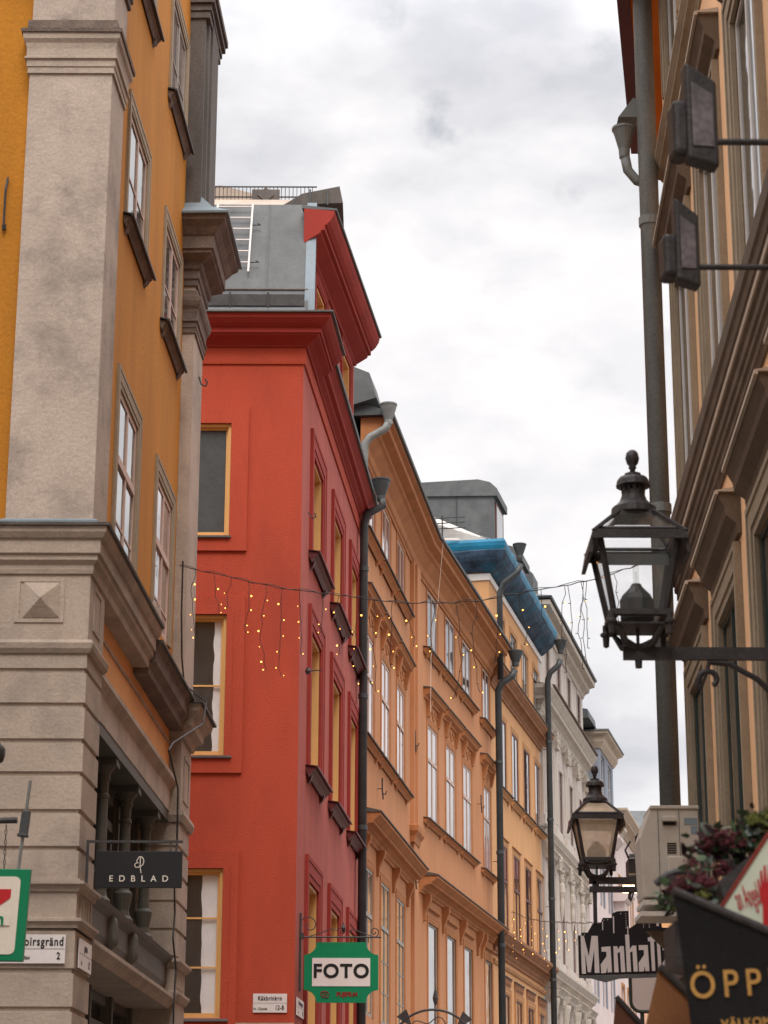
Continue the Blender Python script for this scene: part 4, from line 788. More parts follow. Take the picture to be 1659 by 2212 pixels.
for u, z in ((5.2, 16.0), (9.0, 14.2)):
    mb = MB(); mb.box(u - .6, u + .6, -.45, .02, z - .8, z - .3, LF.m); mb.prism([(.02, z - .3), (-.5, z - .3), (-.75, z), (-.75, z + .1), (.02, z + .1)], u - .9, u + .9, 'x', LF.m); obj('balcony_cornice', mb, 'pinkwhite', fh_)
PF = Fr(*LF.xy(9.65), .21, 1)
ph_ = thing('pinkish_house', 'distant pinkish house front past the mansard house, with a broad flat cornice', 'house', tuple(LF.pt(9.65, 0, 0)))
us = [(.8, 1.8), (3.2, 4.2), (5.6, 6.6)]; zz = [(12.6, 15.2), (8.2, 10.6), (4.4, 6.8)]
mb = MB(); wall_face(mb, PF, 0, 9, 0, 18.0, opens(us, zz), .3); hull(mb, PF, 0, 9, .35, 6, 0, 17.9); obj('wall', mb, 'pinkwhite', ph_)
rows(PF, ph_, us, [dict(z=z, rev=.1, frame='greyframe', pane='g_grey', mull=1, bars=(.5,), sur=(.15, .04, 'peach_trim')) for z in zz])
mb = MB(); mb.mould([PF.xy(0, 1), PF.xy(0), PF.xy(9), PF.xy(9, 1)], cornice_prof(17.3, 18.0, .6)); obj('cornice', mb, 'casing_lt', ph_)
tf = thing('distant_house', 'far away orange house under a reddish brown roof that closes the street', 'house', (15, 118, 0))
mb = MB(); mb.box(8, 24, 118, 126, 0, 18.4); obj('wall', mb, 'peach', tf)
mb = MB(); mb.prism([(117.4, 18.4), (121, 21.2), (126, 21.2), (126, 18.4)], 7, 25, 'x'); obj('roof', mb, 'far_brown', tf)
mb = MB(); mb.prism([(120.8, 21.2), (122, 22.3), (126, 22.3), (126, 21.2)], 7, 25, 'x'); obj('ridge', mb, 'slate', tf)
for k in range(4):
    for z in (9.0, 13.6):
        x = 9.5 + k * 2.4; mb = MB(); mb.box(x, x + 1.1, 117.95, 118.05, z, z + 1.9); w_ = obj('window', mb, 'whitepaint', tf); mb = MB(); mb.box(x + .08, x + 1.02, 117.93, 117.95, z + .08, z + 1.82); obj('pane', mb, 'g_grey', w_)
ct = thing('copper_turret', 'small green copper turret roof with an onion knob, far down the street', 'turret', (11.9, 108, 0))
mb = MB(); mb.lathe([(1.1, -4.6), (1.1, 11.3), (1.35, 11.3), (1.35, 11.5)], (11.9, 108, 4.6), 8); obj('drum', mb, 'salmon', ct)
mb = MB(); mb.lathe([(1.45, 11.5), (1.4, 11.6), (.9, 12.3), (.5, 12.9), (.45, 13.1), (.7, 13.15), (.7, 13.25), (.3, 13.35)], (11.9, 108, 4.6), 8); obj('roof', mb, 'copper', ct)
mb = MB(); mb.lathe([(.05, 13.3), (.4, 13.5), (.5, 13.8), (.35, 14.1), (.05, 14.3)], (11.9, 108, 4.6), 10); obj('knob', mb, 'pipe_dark', ct)

# ================================================================== DOWNPIPES on the left row
downpipe('downpipe', 'black downpipe with a hopper at the far corner of the red house', -.40, 43.3, 0, 14.75, .085, [(-.33, 43.25, 14.95), (-.02, 43.2, 15.1), (-.09 + .02, 43.2, 15.3), (-.06, 43.2, 15.55)], 'pipe_dark', (-.15, 0), group='downpipes along the left row')
downpipe('downpipe', 'black downpipe with a hopper between the longer orange house and the netted house', 3.33, 63.7, 0, 15.9, .10, [(3.42, 63.6, 16.1), (3.72, 63.6, 16.3), (3.82, 63.6, 16.5), (3.84, 63.6, 16.95)], 'pipe_dark', (-.2, 0), group='downpipes along the left row')
downpipe('downpipe', 'upper black downpipe bending up beside the teal netting', 3.42, 64.0, 16.3, 18.9, .09, [(3.55, 63.9, 19.2), (3.95, 63.8, 19.5), (4.05, 63.8, 19.75), (4.02, 63.8, 20.25)], 'pipe_dark', (-.1, 0), group='downpipes along the left row')
downpipe('downpipe', 'black downpipe in front of the white ornate house', 5.52, 73.7, 0, 18.5, .10, [(5.6, 73.6, 18.75), (5.88, 73.6, 19.0), (5.96, 73.6, 19.2), (5.97, 73.6, 19.75)], 'pipe_dark', (-.2, 0), group='downpipes along the left row')
def px3(px, py, Y):   # a point measured on the photograph's grid (1659 wide), at depth Y
    f = 4845.; a = R(17.2); ro = R(.17); X = px - 829.5; V = 1106 - py
    x = X * math.cos(ro) - V * math.sin(ro); v = V * math.cos(ro) + X * math.sin(ro)
    d = Vector((x, f * math.cos(a) - v * math.sin(a), f * math.sin(a) + v * math.cos(a))); return Vector((0, 0, 1.6)) + d * (Y / d.y)
NK = [px3(a, b, 43.6) for a, b in ((787, 985), (789, 958), (800, 944), (832, 926), (842, 908), (839, 884))]
downpipe('downpipe', 'grey swan neck downpipe reaching up to the eave of the first orange house', NK[0].x, NK[0].y, NK[0].z - 1.6, NK[0].z, .08, [tuple(v) for v in NK[1:]], 'pipe', (-.05, 0), group='downpipes along the left row')
# ================================================================== RIGHT HOUSE (olive stone casings, apricot plaster)
RU = 21.5
RW = Fr(2.045 + .042 * RU, RU, -.042, -1)            # u runs from its far end towards the camera
def U(y): return RU - y
gh = thing('right_house', 'apricot house with olive brown window casings and heavy belt cornice, right edge', 'house', (2.045 + .042 * RU, RU, 0))
cen = [20.0 - 2.6 * k for k in range(7)]
us = [(U(c) - .65, U(c) + .65) for c in cen]
zz = [(4.0, 6.22), (8.0, 10.35), (12.55, 15.0)]
mb = MB(); wall_face(mb, RW, 0, 20.5, 0, 16.5, opens(us, zz), .3); hull(mb, RW, .02, 20.5, .34, 7, 0, 16.4); mb.face([RW.pt(0, 0, 0), RW.pt(0, 1, 0), RW.pt(0, 1, 16.5), RW.pt(0, 0, 16.5)]); obj('wall', mb, 'rb_wall', gh)
for a, b in us:
    for i, (c, d) in enumerate(zz):
        window(RW, gh, a, b, c, d, .01, 'green_frame' if i == 0 else 'whitepaint', 'g_dark', .05, 1, (), None, (.26, .06, 'casing'), None, (.36, .17, .32, .04, 'dark_olive', 'casing_lt'))
# inner pale fillets on every casing
def fil(a, b, c, d):
    mb = MB()
    for x in (a - .10, b + .07): mb.box(x, x + .03, -.058, .0, c, d, RW.m)
    return mb

bz = 7.38
prof = [(-.02, bz - .12), (.02, bz - .12), (.03, bz - .08), (.05, bz - .06), (.05, bz), (.07, bz + .01), (.075, bz + .05), (.06, bz + .06), (.09, bz + .08), (.095, bz + .14), (.08, bz + .15), (.11, bz + .17), (.115, bz + .24), (.14, bz + .26), (.15, bz + .33), (.17, bz + .35), (.18, bz + .46), (.13, bz + .50), (-.02, bz + .55)]
obj('belt_cornice', moulding(RW, .1, 20.5, prof), 'dark_olive', gh)
obj('belt_fillet', moulding(RW, .08, 20.5, [(-.02, bz + .20), (.125, bz + .185), (.13, bz + .225), (-.02, bz + .235)]), 'casing_lt', gh)
obj('string_course', moulding(RW, .1, 20.5, cornice_prof(11.75, 12.0, .14)), 'casing', gh)
obj('eave_cornice', moulding(RW, 0, 20.5, cornice_prof(15.6, 16.5, .6)), 'casing', gh)
# shop fascia below (mostly out of frame)
obj('shop_fascia', moulding(RW, 0, 20.5, [(-.02, 3.0), (.12, 3.0), (.12, 3.55), (.2, 3.6), (.2, 3.7), (-.02, 3.72)]), 'dark_olive', gh)
# -------- next house on the right, seen only through the slit beside the pipe
RN = Fr(6.75, 40, -.2, -1); nl = 18.2
gn = thing('next_house', 'orange house with a dark eave beyond the right hand house, seen behind the grey downpipe', 'house', (3.1, 22.1, 0))
mb = MB(); mb.prism([RN.xy(0), RN.xy(nl), (RN.xy(nl)[0] + 3, RN.xy(nl)[1]), (9.5, 40)], 0, 14.6, 'z'); obj('wall', mb, 'orange2', gn)
e1, e2 = Vector((2.28, 19.6)), Vector((3.08, 25.0))
mb = MB(); mb.prism([tuple(e1), tuple(e2), (e2.x + 1.2, e2.y - .1), (e1.x + 1.2, e1.y - .1)], 14.05, 14.12, 'z'); obj('eave_soffit', mb, mat('deep_orange_soffit', (.85, .26, .03, 1), var=.1), gn)
mb = MB(); mb.prism([(e1.x - .06, e1.y), (e2.x - .06, e2.y), (e2.x + .08, e2.y), (e1.x + .08, e1.y)], 13.95, 14.25, 'z'); obj('gutter', mb, 'maroon', gn)
mb = MB(); mb.mould([(3.17, 24.0), (3.02, 23.0)], cornice_prof(9.3, 9.9, .1)); obj('cornice', mb, 'maroon', gn)
# grey downpipe at the corner, with its hopper branch
dp = downpipe('downpipe', 'thick grey zinc downpipe at the far corner of the right hand house', 2.732, 21.2, 4.3, 16.2, .100, [(2.732, 21.2, 16.4)], 'pipe', (.15, .05), 3.1, group=None, funnel=False)
mb = MB(); mb.tube([(2.74, 21.25, 11.75), (2.62, 21.27, 11.80), (2.53, 21.27, 11.92), (2.50, 21.27, 12.1)], .052, 12); obj('branch', mb, 'pipe', dp, smooth=True)
mb = MB(); mb.lathe([(.055, -.26), (.06, -.16), (.10, .0), (.115, .05), (.125, .06), (.125, .085), (.11, .085), (.09, .02)], (2.50, 21.27, 12.32), 16); obj('hopper', mb, 'pipe', dp)
mb = MB(); mb.prism([(2.44, 12.50), (2.60, 12.72), (2.66, 12.70), (2.66, 12.5)], 21.2, 21.4, 'y'); obj('hopper_flap', mb, 'pipe', dp)

# ================================================================== LANTERNS
def lantern(name, label, x, y, z, s, glass, arm_x, group, wx, brace=True, rot=0):
    """z is the top face of the wall arm; all sizes in metres for s=1"""
    root = thing(name, label, 'street lamp', (x, y, z), group); T = Matrix.Translation((x, y, z)) @ Matrix.Diagonal((s, s, s, 1))
    def sq(mb, prof, rot_=R(45)): mb.lathe([(r * math.sqrt(2), zz_) for r, zz_ in prof], (0, 0, 0), 4, T, rot_)
    # cage corner bars, top and bottom rims
    b, t = .152, .232; z0, z1 = .165, .60
    for sx in (-1, 1):
        for sy in (-1, 1):
            mb = MB(); mb.tube([(sx * b, sy * b, z0), (sx * t, sy * t, z1 + .02)], .019, 4, T); obj('corner_bar', mb, 'black_metal', root)
    mb = MB()
    for zz_, q, h in ((z0 - .005, b + .028, .035),):
        mb.box(-q, q, -q, -q + .05, zz_, zz_ + h, T); mb.box(-q, q, q - .05, q, zz_, zz_ + h, T); mb.box(-q, -q + .05, -q + .05, q - .05, zz_, zz_ + h, T); mb.box(q - .05, q, -q + .05, q - .05, zz_, zz_ + h, T)
    mb.box(-b, b, -b, b, z0 - .055, z0 - .045, T)
    for sx in (-1, 1):
        for sy in (-1, 1): mb.lathe([(.0, -.09), (.018, -.08), (.022, -.02), (.035, -.015), (.035, .0), (.02, .01), (.02, .05)], (sx * (b + .02), sy * (b + .02), z0 - .04), 8, T)
    obj('base_rim', mb, 'black_metal', root)
    mb = MB()   # hipped glazed roof: outer rim skirt, hip bars
    k0, k1 = .275, .10; zr0, zr1 = z1 + .045, z1 + .225
    for sgn in ((0,), (1,), (2,), (3,)):
        Rm = T @ Matrix.Rotation(R(90) * sgn[0], 4, 'Z')
        if sgn[0] in (1, 3): mb.prism([(k0 - .012, zr0), (k0 + .006, zr0), (k0 + .03, zr0 - .125), (k0 + .005, zr0 - .125)], -k0 + .02, k0 - .02, 'y', T @ Matrix.Rotation(R(90) * (sgn[0] - 1), 4, 'Z'))
        else: mb.prism([(-k0, zr0), (k0, zr0), (k0 + .012, zr0 - .045), (-k0 - .012, zr0 - .045)], -k0 - .006, -k0 + .006, 'y', Rm)
        mb.prism([(-k0, -k0), (k0, -k0), (k0 - .06, -k0 + .06), (-k0 + .06, -k0 + .06)], zr0 - .012, zr0 + .012, 'z', Rm)
        mb.tube([(-k0, -k0, zr0), (-k1, -k1, zr1)], .014, 5, Rm)
        mb.tube([(-k0 + .05, -k0 + .045, zr0 + .03), (k0 - .05, -k0 + .045, zr0 + .03)], .012, 4, Rm)
    obj('roof_frame', mb, 'black_metal', root)
    mb = MB(); sq(mb, [(k1 + .012, zr1 - .03), (k1 + .01, zr1), (k1 - .01, zr1 + .015), (.0, zr1 + .02)]); obj('roof_collar', mb, 'black_metal', root)
    mb = MB()   # scalloped crown, chimney with holes, cap, finial
    mb.lathe([(.125, zr1 - .0), (.14, zr1 + .0), (.135, zr1 + .04), (.122, zr1 + .05), (.115, zr1 + .055), (.085, zr1 + .085), (.072, zr1 + .12), (.07, zr1 + .15)], (0, 0, 0), 16, T)
    obj('crown', mb, 'black_metal', root)
    mb = MB()
    for k in range(12):
        a = 2 * math.pi * k / 12; mb.box(-.011, .011, -.072, -.062, zr1 + .14, zr1 + .20, T @ Matrix.Rotation(a, 4, 'Z'))
    mb.lathe([(.062, zr1 + .17), (.072, zr1 + .175), (.105, zr1 + .18), (.098, zr1 + .215), (.085, zr1 + .235), (.05, zr1 + .245), (.05, zr1 + .262), (.025, zr1 + .267), (.0, zr1 + .268)], (0, 0, 0), 16, T)
    obj('chimney', mb, 'black_metal', root)
    mb = MB(); mb.lathe([(.02, zr1 + .26), (.016, zr1 + .29), (.026, zr1 + .30), (.02, zr1 + .31), (.035, zr1 + .33), (.043, zr1 + .36), (.036, zr1 + .395), (.02, zr1 + .412), (.0, zr1 + .418)], (0, 0, 0), 12, T); obj('finial', mb, 'black_metal', root, smooth=True)
    # panes
    for k in range(4):
        Rm = T @ Matrix.Rotation(R(90) * k, 4, 'Z')
        mb = MB(); mb.face([(-b, -b, z0 + .02), (b, -b, z0 + .02), (t, -t, z1), (-t, -t, z1)], Rm); obj('pane', mb, glass, root)
        mb = MB(); mb.face([(-k0 + .04, -k0 + .04, zr0 + .01), (k0 - .04, -k0 + .04, zr0 + .01), (k1, -k1, zr1 - .01), (-k1, -k1, zr1 - .01)], Rm); obj('roof_pane', mb, glass, root)
    # burner bottle and glass mantle
    mb = MB(); mb.lathe([(.10, z0 - .0), (.103, z0 + .12), (.085, z0 + .155), (.038, z0 + .205), (.028, z0 + .225), (.0, z0 + .23)], (0, 0, 0), 14, T); obj('burner', mb, 'pipe_dark', root)
    mb = MB(); mb.lathe([(.018, z0 + .22), (.018, z0 + .34), (.012, z0 + .37), (.0, z0 + .38)], (0, 0, 0), 10, T); mb.lathe([(.008, z0 + .22), (.008, z0 + .30), (.0, z0 + .301)], (.0, 0, 0), 6, T); obj('mantle', mb, 'clear', root)
    mb = MB(); mb.box(-.2, .2, -.004, .004, z1 - .09, z1 - .02, T); obj('reflector', mb, 'slate', root)
    # yoke: four curved straps down to the stem
    for k in range(4):
        Rm = T @ Matrix.Rotation(R(90) * k + R(45), 4, 'Z'); mb = MB(); q = (b + .02) * 1.414
        mb.tube([(q, 0, z0 - .05), (q * .78, 0, z0 - .055), (q * .62, 0, z0 - .10), (q * .5, 0, z0 - .145), (q * .2, 0, z0 - .165), (0, 0, z0 - .168)], [.012, .014, .02, .022, .024, .024], 8, Rm); obj('yoke_strap', mb, 'black_metal', root)
    mb = MB(); mb.tube([(0, 0, z0 - .05), (0, 0, z0 - .17)], .01, 8, T); mb.lathe([(.03, -.01), (.035, .0), (.03, .015)], (0, 0, 0), 10, T); mb.lathe([(.0, -.13), (.02, -.125), (.024, -.06), (.024, .0)], (0, 0, 0), 10, T); obj('stem', mb, 'black_metal', root)
    mb = MB(); mb.box(x - .09 * s, arm_x, y - .02, y + .02, z - .075 * s, z - .001); obj('arm', mb, 'black_metal', root)
    if brace:
        mb = MB(); P = []; cx, cz = x + .42 * s, z - .20 * s
        for k in range(15):
            a = R(-60 + k * 26); r = (.03 + .0045 * k) * s; P.append((cx - r * math.cos(a) * -1, y, cz + r * math.sin(a)))
        P += [(cx + .0, y, z - .09 * s), (cx + .12 * s, y, z - .10 * s), (cx + .28 * s, y, z - .19 * s), (cx + .45 * s, y, z - .36 * s), (wx, y, z - .62 * s)]
        P = P[:12] + P[15:]
        mb.tube(P, .018 * s, 7); obj('brace', mb, 'black_metal', root)
    return root
lantern('wall_lantern', 'large clear glass lantern on a long iron wall arm, in front of the grey downpipe', 1.493, 12.8, 4.735, .985, 'glass', 2.56, 'street lanterns on wall arms', 2.52)
lantern('wall_lantern', 'farther lantern with warm frosted glass above the skyline shaped sign', 2.285, 24, 4.96, .97, 'frost', 3.5, 'street lanterns on wall arms', 3.4)

# ================================================================== FLOODLIGHTS top right
def flood(label, x, y, z, w_, h, tilt, box):
    root = thing('floodlight', label, 'floodlight', (x, y, z), 'black floodlights on arms at the right')
    m = Matrix.Translation((x, y, z)) @ Matrix.Rotation(R(tilt), 4, 'Z')
    mb = MB(); mb.prism([(-w_ / 2, h / 2 + .05), (w_ / 2, h / 2 - .03), (w_ / 2, -h / 2), (-w_ / 2, -h / 2 + .03)], -.03, .05, 'y', m); o = obj('housing', mb, 'black_metal', root, bevel=.012)
    mb = MB(); mb.prism([(-w_ / 2 + .02, h / 2 - .04), (w_ / 2 - .02, h / 2 - .09), (w_ / 2 - .02, -h / 2 + .08), (-w_ / 2 + .02, -h / 2 + .08)], -.036, -.031, 'y', m); obj('lens', mb, 'lens', root, bevel=.01)
    mb = MB(); mb.box(-w_ / 2 - .045, -w_ / 2 + .02, .0, .12, -h / 2 + box[0], -h / 2 + box[1], m); obj('driver_box', mb, 'black_metal', root, bevel=.02)
    mb = MB(); a = Vector((x + w_ / 2 - .01, y, z - .085)); mb.tube([a, a + Vector((1.2, .05, .02))], .014, 8); obj('arm', mb, 'black_metal', root)
    return root
flood('upper black floodlight on an arm, tilted lens plate facing the street', 1.245, 8, 5.69, .125, .40, 8, (.06, .30))
flood('lower black floodlight on an arm, smaller and blurred against the olive casings', 1.315, 9, 5.59, .105, .37, 8, (.06, .26))

# ================================================================== AIR CONDITIONER beside the pipe
ac = thing('air_conditioner', 'beige outdoor air conditioning unit on brackets under the grey downpipe', 'air conditioner', (2.2, 17.4, 3.85))
mb = MB(); mb.prism([(2.035, 4.505), (2.40, 4.505), (2.40, 3.83), (1.965, 3.83), (1.95, 4.28)], 17, 17.4, 'y'); obj('casing', mb, 'ac', ac, bevel=.008)
mb = MB(); mb.prism([(2.03, 4.50), (2.405, 4.50), (2.405, 4.525), (2.035, 4.525)], 16.985, 17.42, 'y'); obj('lid', mb, 'ac', ac, bevel=.004)
for x in (2.09, 2.25):
    mb = MB(); mb.box(x, x + .004, 16.994, 17, 3.85, 4.49); obj('panel_seam', mb, 'stone_dark', ac)
mb = MB(); mb.prism([(2.12, 4.40), (2.235, 4.40), (2.235, 4.43), (2.225, 4.44), (2.13, 4.44), (2.12, 4.43)], 16.96, 17.0, 'y'); obj('handle', mb, 'ac', ac, bevel=.006)
mb = MB(); mb.box(2.13, 2.225, 16.992, 17.0, 4.375, 4.40); obj('handle_recess', mb, 'ink', ac)
for k in range(5):
    mb = MB(); mb.box(2.155, 2.225, 16.993, 17.0, 4.16 + k * .018, 4.168 + k * .018); obj('vent_slot', mb, 'ink', ac)
mb = MB(); mb.prism([(2.15, 3.87), (2.27, 3.87), (2.27, 4.12), (2.26, 4.13), (2.16, 4.13), (2.15, 4.12)], 16.93, 17.0, 'y'); obj('valve_cover', mb, 'ac', ac, bevel=.01)
mb = MB(); mb.box(2.29, 2.39, 16.996, 17.0, 4.38, 4.43); mb.box(2.34, 2.39, 16.996, 17.0, 4.31, 4.37); obj('sticker', mb, 'slate_blue', ac)
for z in (3.775, 3.69):
    mb = MB(); mb.box(1.96 - (.02 if z < 3.7 else 0), 2.72, 16.99, 17.45, z, z + .035); obj('shelf', mb, 'wood', ac)
mb = MB(); mb.tube([(2.3, 17.05, 3.83), (2.3, 17.0, 3.70)], .05, 10); mb.box(2.12, 2.4, 17, 17.3, 3.811, 3.83); obj('foot', mb, 'ink', ac)
mb = MB(); mb.prism([(2.0, 3.60), (2.72, 3.60), (2.72, 2.9)], 17.2, 17.24, 'y'); obj('shelf_bracket', mb, 'dark_olive', ac)
tp = thing('terracotta_cone', 'small terracotta cone shaped pot on the board under the air conditioner', 'pot', (2.22, 16.6, 3.85))
mb = MB(); mb.lathe([(.0, -.07), (.05, .0), (.05, .02), (.0, .02)], (0, 0, 0), 14, Matrix.Translation((2.20, 16.6, 3.94)) @ Matrix.Rotation(R(100), 4, 'Y')); obj('pot', mb, 'terracotta', tp)
mb = MB(); mb.tube([(2.24, 16.6, 3.86), (2.24, 16.6, 3.94)], .02, 8); obj('foot', mb, 'terracotta', tp)

# ================================================================== HANGING SIGNS
def plate(x0, x1, y, z0, z1, t=.03): mb = MB(); mb.box(x0, x1, y, y + t, z0, z1); return mb
# black jewellery sign
s1 = thing('shop_sign', 'black rectangular hanging sign reading EDBLAD under a black iron bracket', 'sign', (-2.68, 20.2, 4.7379))
obj('board', plate(-2.5838, -1.8043, 20.2, 4.3211, 4.6496), 'signblack', s1, bevel=.003)
mb = MB(); mb.box(-2.6721, -2.6476, 20.19, 20.22, 4.3162, 4.7477); mb.box(-2.6466, -1.8043, 20.19, 20.22, 4.7251, 4.7457); obj('bracket', mb, 'black_metal', s1)
for x in (-2.4515, -1.9121):
    mb = MB(); mb.box(x - .006, x + .006, 20.2, 20.21, 4.6506, 4.7241); obj('hanger', mb, 'black_metal', s1)
text('EDBLAD', .078, 'signcream', s1, Matrix.Translation((-2.1916, 20.194, 4.3996)), spacing=2.25, depth=.002)
mb = MB()
c = Vector((-2.1916, 20.194, 4.5417)); q = .0042
lp = lambda pts: mb.tube([c + Vector((a, 0, b)) for a, b in pts], q, 5)
lp([(-.014, .035), (.0, .055), (.022, .055), (.038, .035), (.042, .01), (.035, -.015), (.02, -.028), (.0, -.03)])
lp([(-.012, .036), (-.022, .02), (-.018, .004), (-.006, .0)]); lp([(-.018, .002), (-.034, -.006), (-.04, -.022), (-.03, -.038), (-.01, -.04), (.004, -.032), (.012, -.04), (.016, -.07), (.02, -.09)]); lp([(.01, .052), (.01, -.02)])
obj('emblem', mb, 'signcream', s1)
# green shop sign at the left edge and its bracket with a clamped pole
s2 = thing('green_sign', 'green and cream chain shop sign with a red numeral seven, hanging at the left edge', 'sign', (-2.85, 16, 3.9))
m2 = Matrix.Translation((-2.53, 16, 3.24)) @ Matrix.Rotation(R(4), 4, 'Z') @ Matrix(((1, 0, .04, 0), (0, 1, 0, 0), (0, 0, 1, 0), (0, 0, 0, 1)))
mb = MB(); mb.box(-.66, 0, 0, .08, 0, .645, m2); obj('frame', mb, 'signgreen', s2, bevel=.004)
mb = MB(); q = .04; pts = []
for cx, cz, a0 in ((-.60 + q, .04 + q, 180), (-.065 - q, .085 + q - .04, 270), (-.065 - q, .59 - q, 0), (-.60 + q, .59 - q, 90)):
    for k in range(5): a = R(a0 + k * 22.5); pts.append((cx + q * math.cos(a), cz + q * math.sin(a)))
mb.prism(pts, -.006, -.001, 'y', m2); obj('panel', mb, 'signcream', s2)
mb = MB(); mb.prism([(-.54, .50), (-.125, .50), (-.125, .44), (-.27, .33), (-.33, .24), (-.36, .10), (-.48, .10), (-.46, .22), (-.40, .32), (-.32, .40), (-.54, .40)], -.011, -.007, 'y', m2); obj('numeral', mb, 'signred', s2)
mb = MB(); mb.box(-.57, -.115, -.016, -.012, .245, .335, m2); obj('band', mb, 'signcream', s2)
text('ELEVEn', .118, 'signgreen', s2, m2 @ Matrix.Translation((-.335, -.02, .29)), bold=.004, sx=.98, depth=.002)
mb = MB()
for k in range(9):
    z = 3.90 + k * .036; mb.tube([(-2.70 + .008 * math.cos(a) * (k % 2), 16.02 + .008 * math.cos(a) * ((k + 1) % 2), z + .02 * math.sin(a)) for a in [R(45 * j) for j in range(9)]], .003, 4, cap=False)
obj('chain', mb, 'black_metal', s2)
br = thing('sign_bracket', 'grey clamped pole on a black iron arm above the green sign', 'bracket', (-2.6, 16, 4.22))
mb = MB(); mb.tube([(-4.2, 16.0, 4.20), (-3.2, 16.0, 4.21), (-2.9, 16, 4.225), (-2.62, 16, 4.235)], [.018, .018, .02, .024], 8); obj('arm', mb, 'black_metal', br)
mb = MB(); mb.tube([(-2.54, 16.0, 4.52), (-2.60, 16.02, 3.86)], .012, 10); obj('pole', mb, 'pipe', br)
mb = MB(); m3 = Matrix.Translation((-2.567, 16.01, 4.20)) @ Matrix.Rotation(R(5), 4, 'Y'); mb.box(-.03, .03, -.03, .03, -.07, .10, m3); mb.box(-.04, .035, -.035, .035, -.085, -.065, m3); obj('clamp', mb, 'pipe_dark', br, bevel=.004)
sp_ = thing('spotlight', 'rounded black spotlight cut off by the left edge of the picture', 'spotlight', (-2.8, 16, 4.62))
mb = MB(); mb.lathe([(.03, -.06), (.09, -.05), (.10, .03), (.05, .09), (.0, .10)], (0, 0, 0), 14, Matrix.Translation((-2.83, 16, 4.72)) @ Matrix.Rotation(R(100), 4, 'Y')); obj('head', mb, 'black_metal', sp_, smooth=True)
mb = MB(); mb.tube([(-4.2, 16, 4.9), (-3.0, 16, 4.86), (-2.86, 16, 4.76)], .014, 8); obj('arm', mb, 'black_metal', sp_)
# street name plates
def nameplate(label, m, w_, h, top, left, right, grp=None, tx=.5, lx=.2, rx=.8, ts=.35):
    root = thing('street_sign', label, 'street sign', tuple(m.translation), grp)
    mb = MB(); mb.box(0, w_, -.012, 0, 0, h, m); obj('plate', mb, 'enamel', root, bevel=.002)
    mb = MB(); mb.box(.006, w_ - .006, -.0135, -.0125, h * .495, h * .51, m); obj('divider', mb, 'ink', root)
    text(top, h * ts, 'ink', root, m @ Matrix.Translation((w_ * tx, -.014, h * .745)), sx=.74, bold=.0025, spacing=1.16, depth=.001)
    text(left, h * .19, 'ink', root, m @ Matrix.Translation((w_ * lx, -.014, h * .2)), sx=.8, bold=.001, spacing=1.1, depth=.001)
    text(right, h * .34, 'ink', root, m @ Matrix.Translation((w_ * rx, -.014, h * .25)), sx=.75, bold=.002, spacing=1.05, depth=.001)
    return root
nameplate('white street name plate ending in oirsgränd with number 2, half behind the green sign', Matrix.Translation((-3.62, 19.915, 3.62)), .84, .25, 'moirsgränd', 'kv. Midas', '2', None, .735, .54, .93, .42)
nameplate('white street name plate round the corner of the grey stone pier', LP.m @ Matrix.Translation((.12, -.012, 3.60)), .66, .26, 'gatan', 'kv.', '12')
nameplate('white street name plate reading Kåkbrinken 12-8 on the red front', Matrix.Translation((-1.925, 33.99, 4.34)), .505, .275, 'Kåkbrinken', 'kv. Ulysses', '12-8', None, .5, .22, .78, .33)
nameplate('small white street name plate on the pink side of the red house corner', RS.m @ Matrix.Translation((.12, -.012, 4.32)), .9, .26, 'Västerlånggatan', 'kv.', '52')
# green FOTO sign
k_ = 34.5 / 32; FY = 34.5
def fz(z): return 1.6 + (z - 1.6) * k_
s3 = thing('photo_shop_sign', 'green sign with scooped corners reading FOTO on a scrolled wrought iron bracket', 'sign', (-1.26, FY, 5.2))
X0, X1, Z0, Z1_ = -1.105 * k_, -.06 * k_, fz(4.32), fz(5.155); r = .19; pts = []
for cx, cz, a0 in ((X0, Z0, 90), (X1, Z0, 180), (X1, Z1_, 270), (X0, Z1_, 0)):
    arc = [(cx + r * math.cos(R(a0 - 15 * k)), cz + r * math.sin(R(a0 - 15 * k))) for k in range(7)]; pts += arc
mb = MB(); mb.prism(pts, FY, FY + .05, 'y'); obj('board', mb, 'signgreen', s3)
obj('panel', plate(-.99 * k_, -.175 * k_, FY - .008, fz(4.545), fz(4.935), .006), 'signwhite', s3)
text('FOTO', .265 * k_, 'ink', s3, Matrix.Translation((-.585 * k_, FY - .012, fz(4.745))), bold=.009, spacing=1.12, sx=1.03, depth=.002)
text('FUJIFILM', .083, 'signbrown', s3, Matrix.Translation((-.50 * k_, FY - .003, fz(4.43))), bold=.006, spacing=.98, sx=1.05, depth=.002)
mb = MB(); cx, cz = -.81 * k_, fz(4.43); mb.tube([(cx - .05, FY - .004, cz + .04), (cx + .02, FY - .004, cz + .045), (cx + .055, FY - .004, cz + .02), (cx + .05, FY - .004, cz - .045), (cx - .02, FY - .004, cz - .045), (cx - .055, FY - .004, cz - .01), (cx - .05, FY - .004, cz + .04)], .009, 5); mb.tube([(cx - .03, FY - .004, cz + .015), (cx + .02, FY - .004, cz + .01), (cx + .02, FY - .004, cz - .02), (cx - .02, FY - .004, cz - .015)], .007, 5); obj('emblem', mb, 'signbrown', s3)
zb = fz(5.225)
mb = MB(); mb.box(-1.275, -1.235, FY - .02, FY + .02, fz(4.47), fz(5.56)); mb.box(-1.30, -1.20, FY - .03, FY + .03, zb - .03, zb + .06); mb.tube([(-1.25, FY, zb), (-.02, FY, zb)], .013, 6); obj('bracket', mb, 'black_metal', s3)
mb = MB(); T_ = lambda P, rr_=.008: mb.tube([(a, FY, zb + b) for a, b in P], rr_, 5)
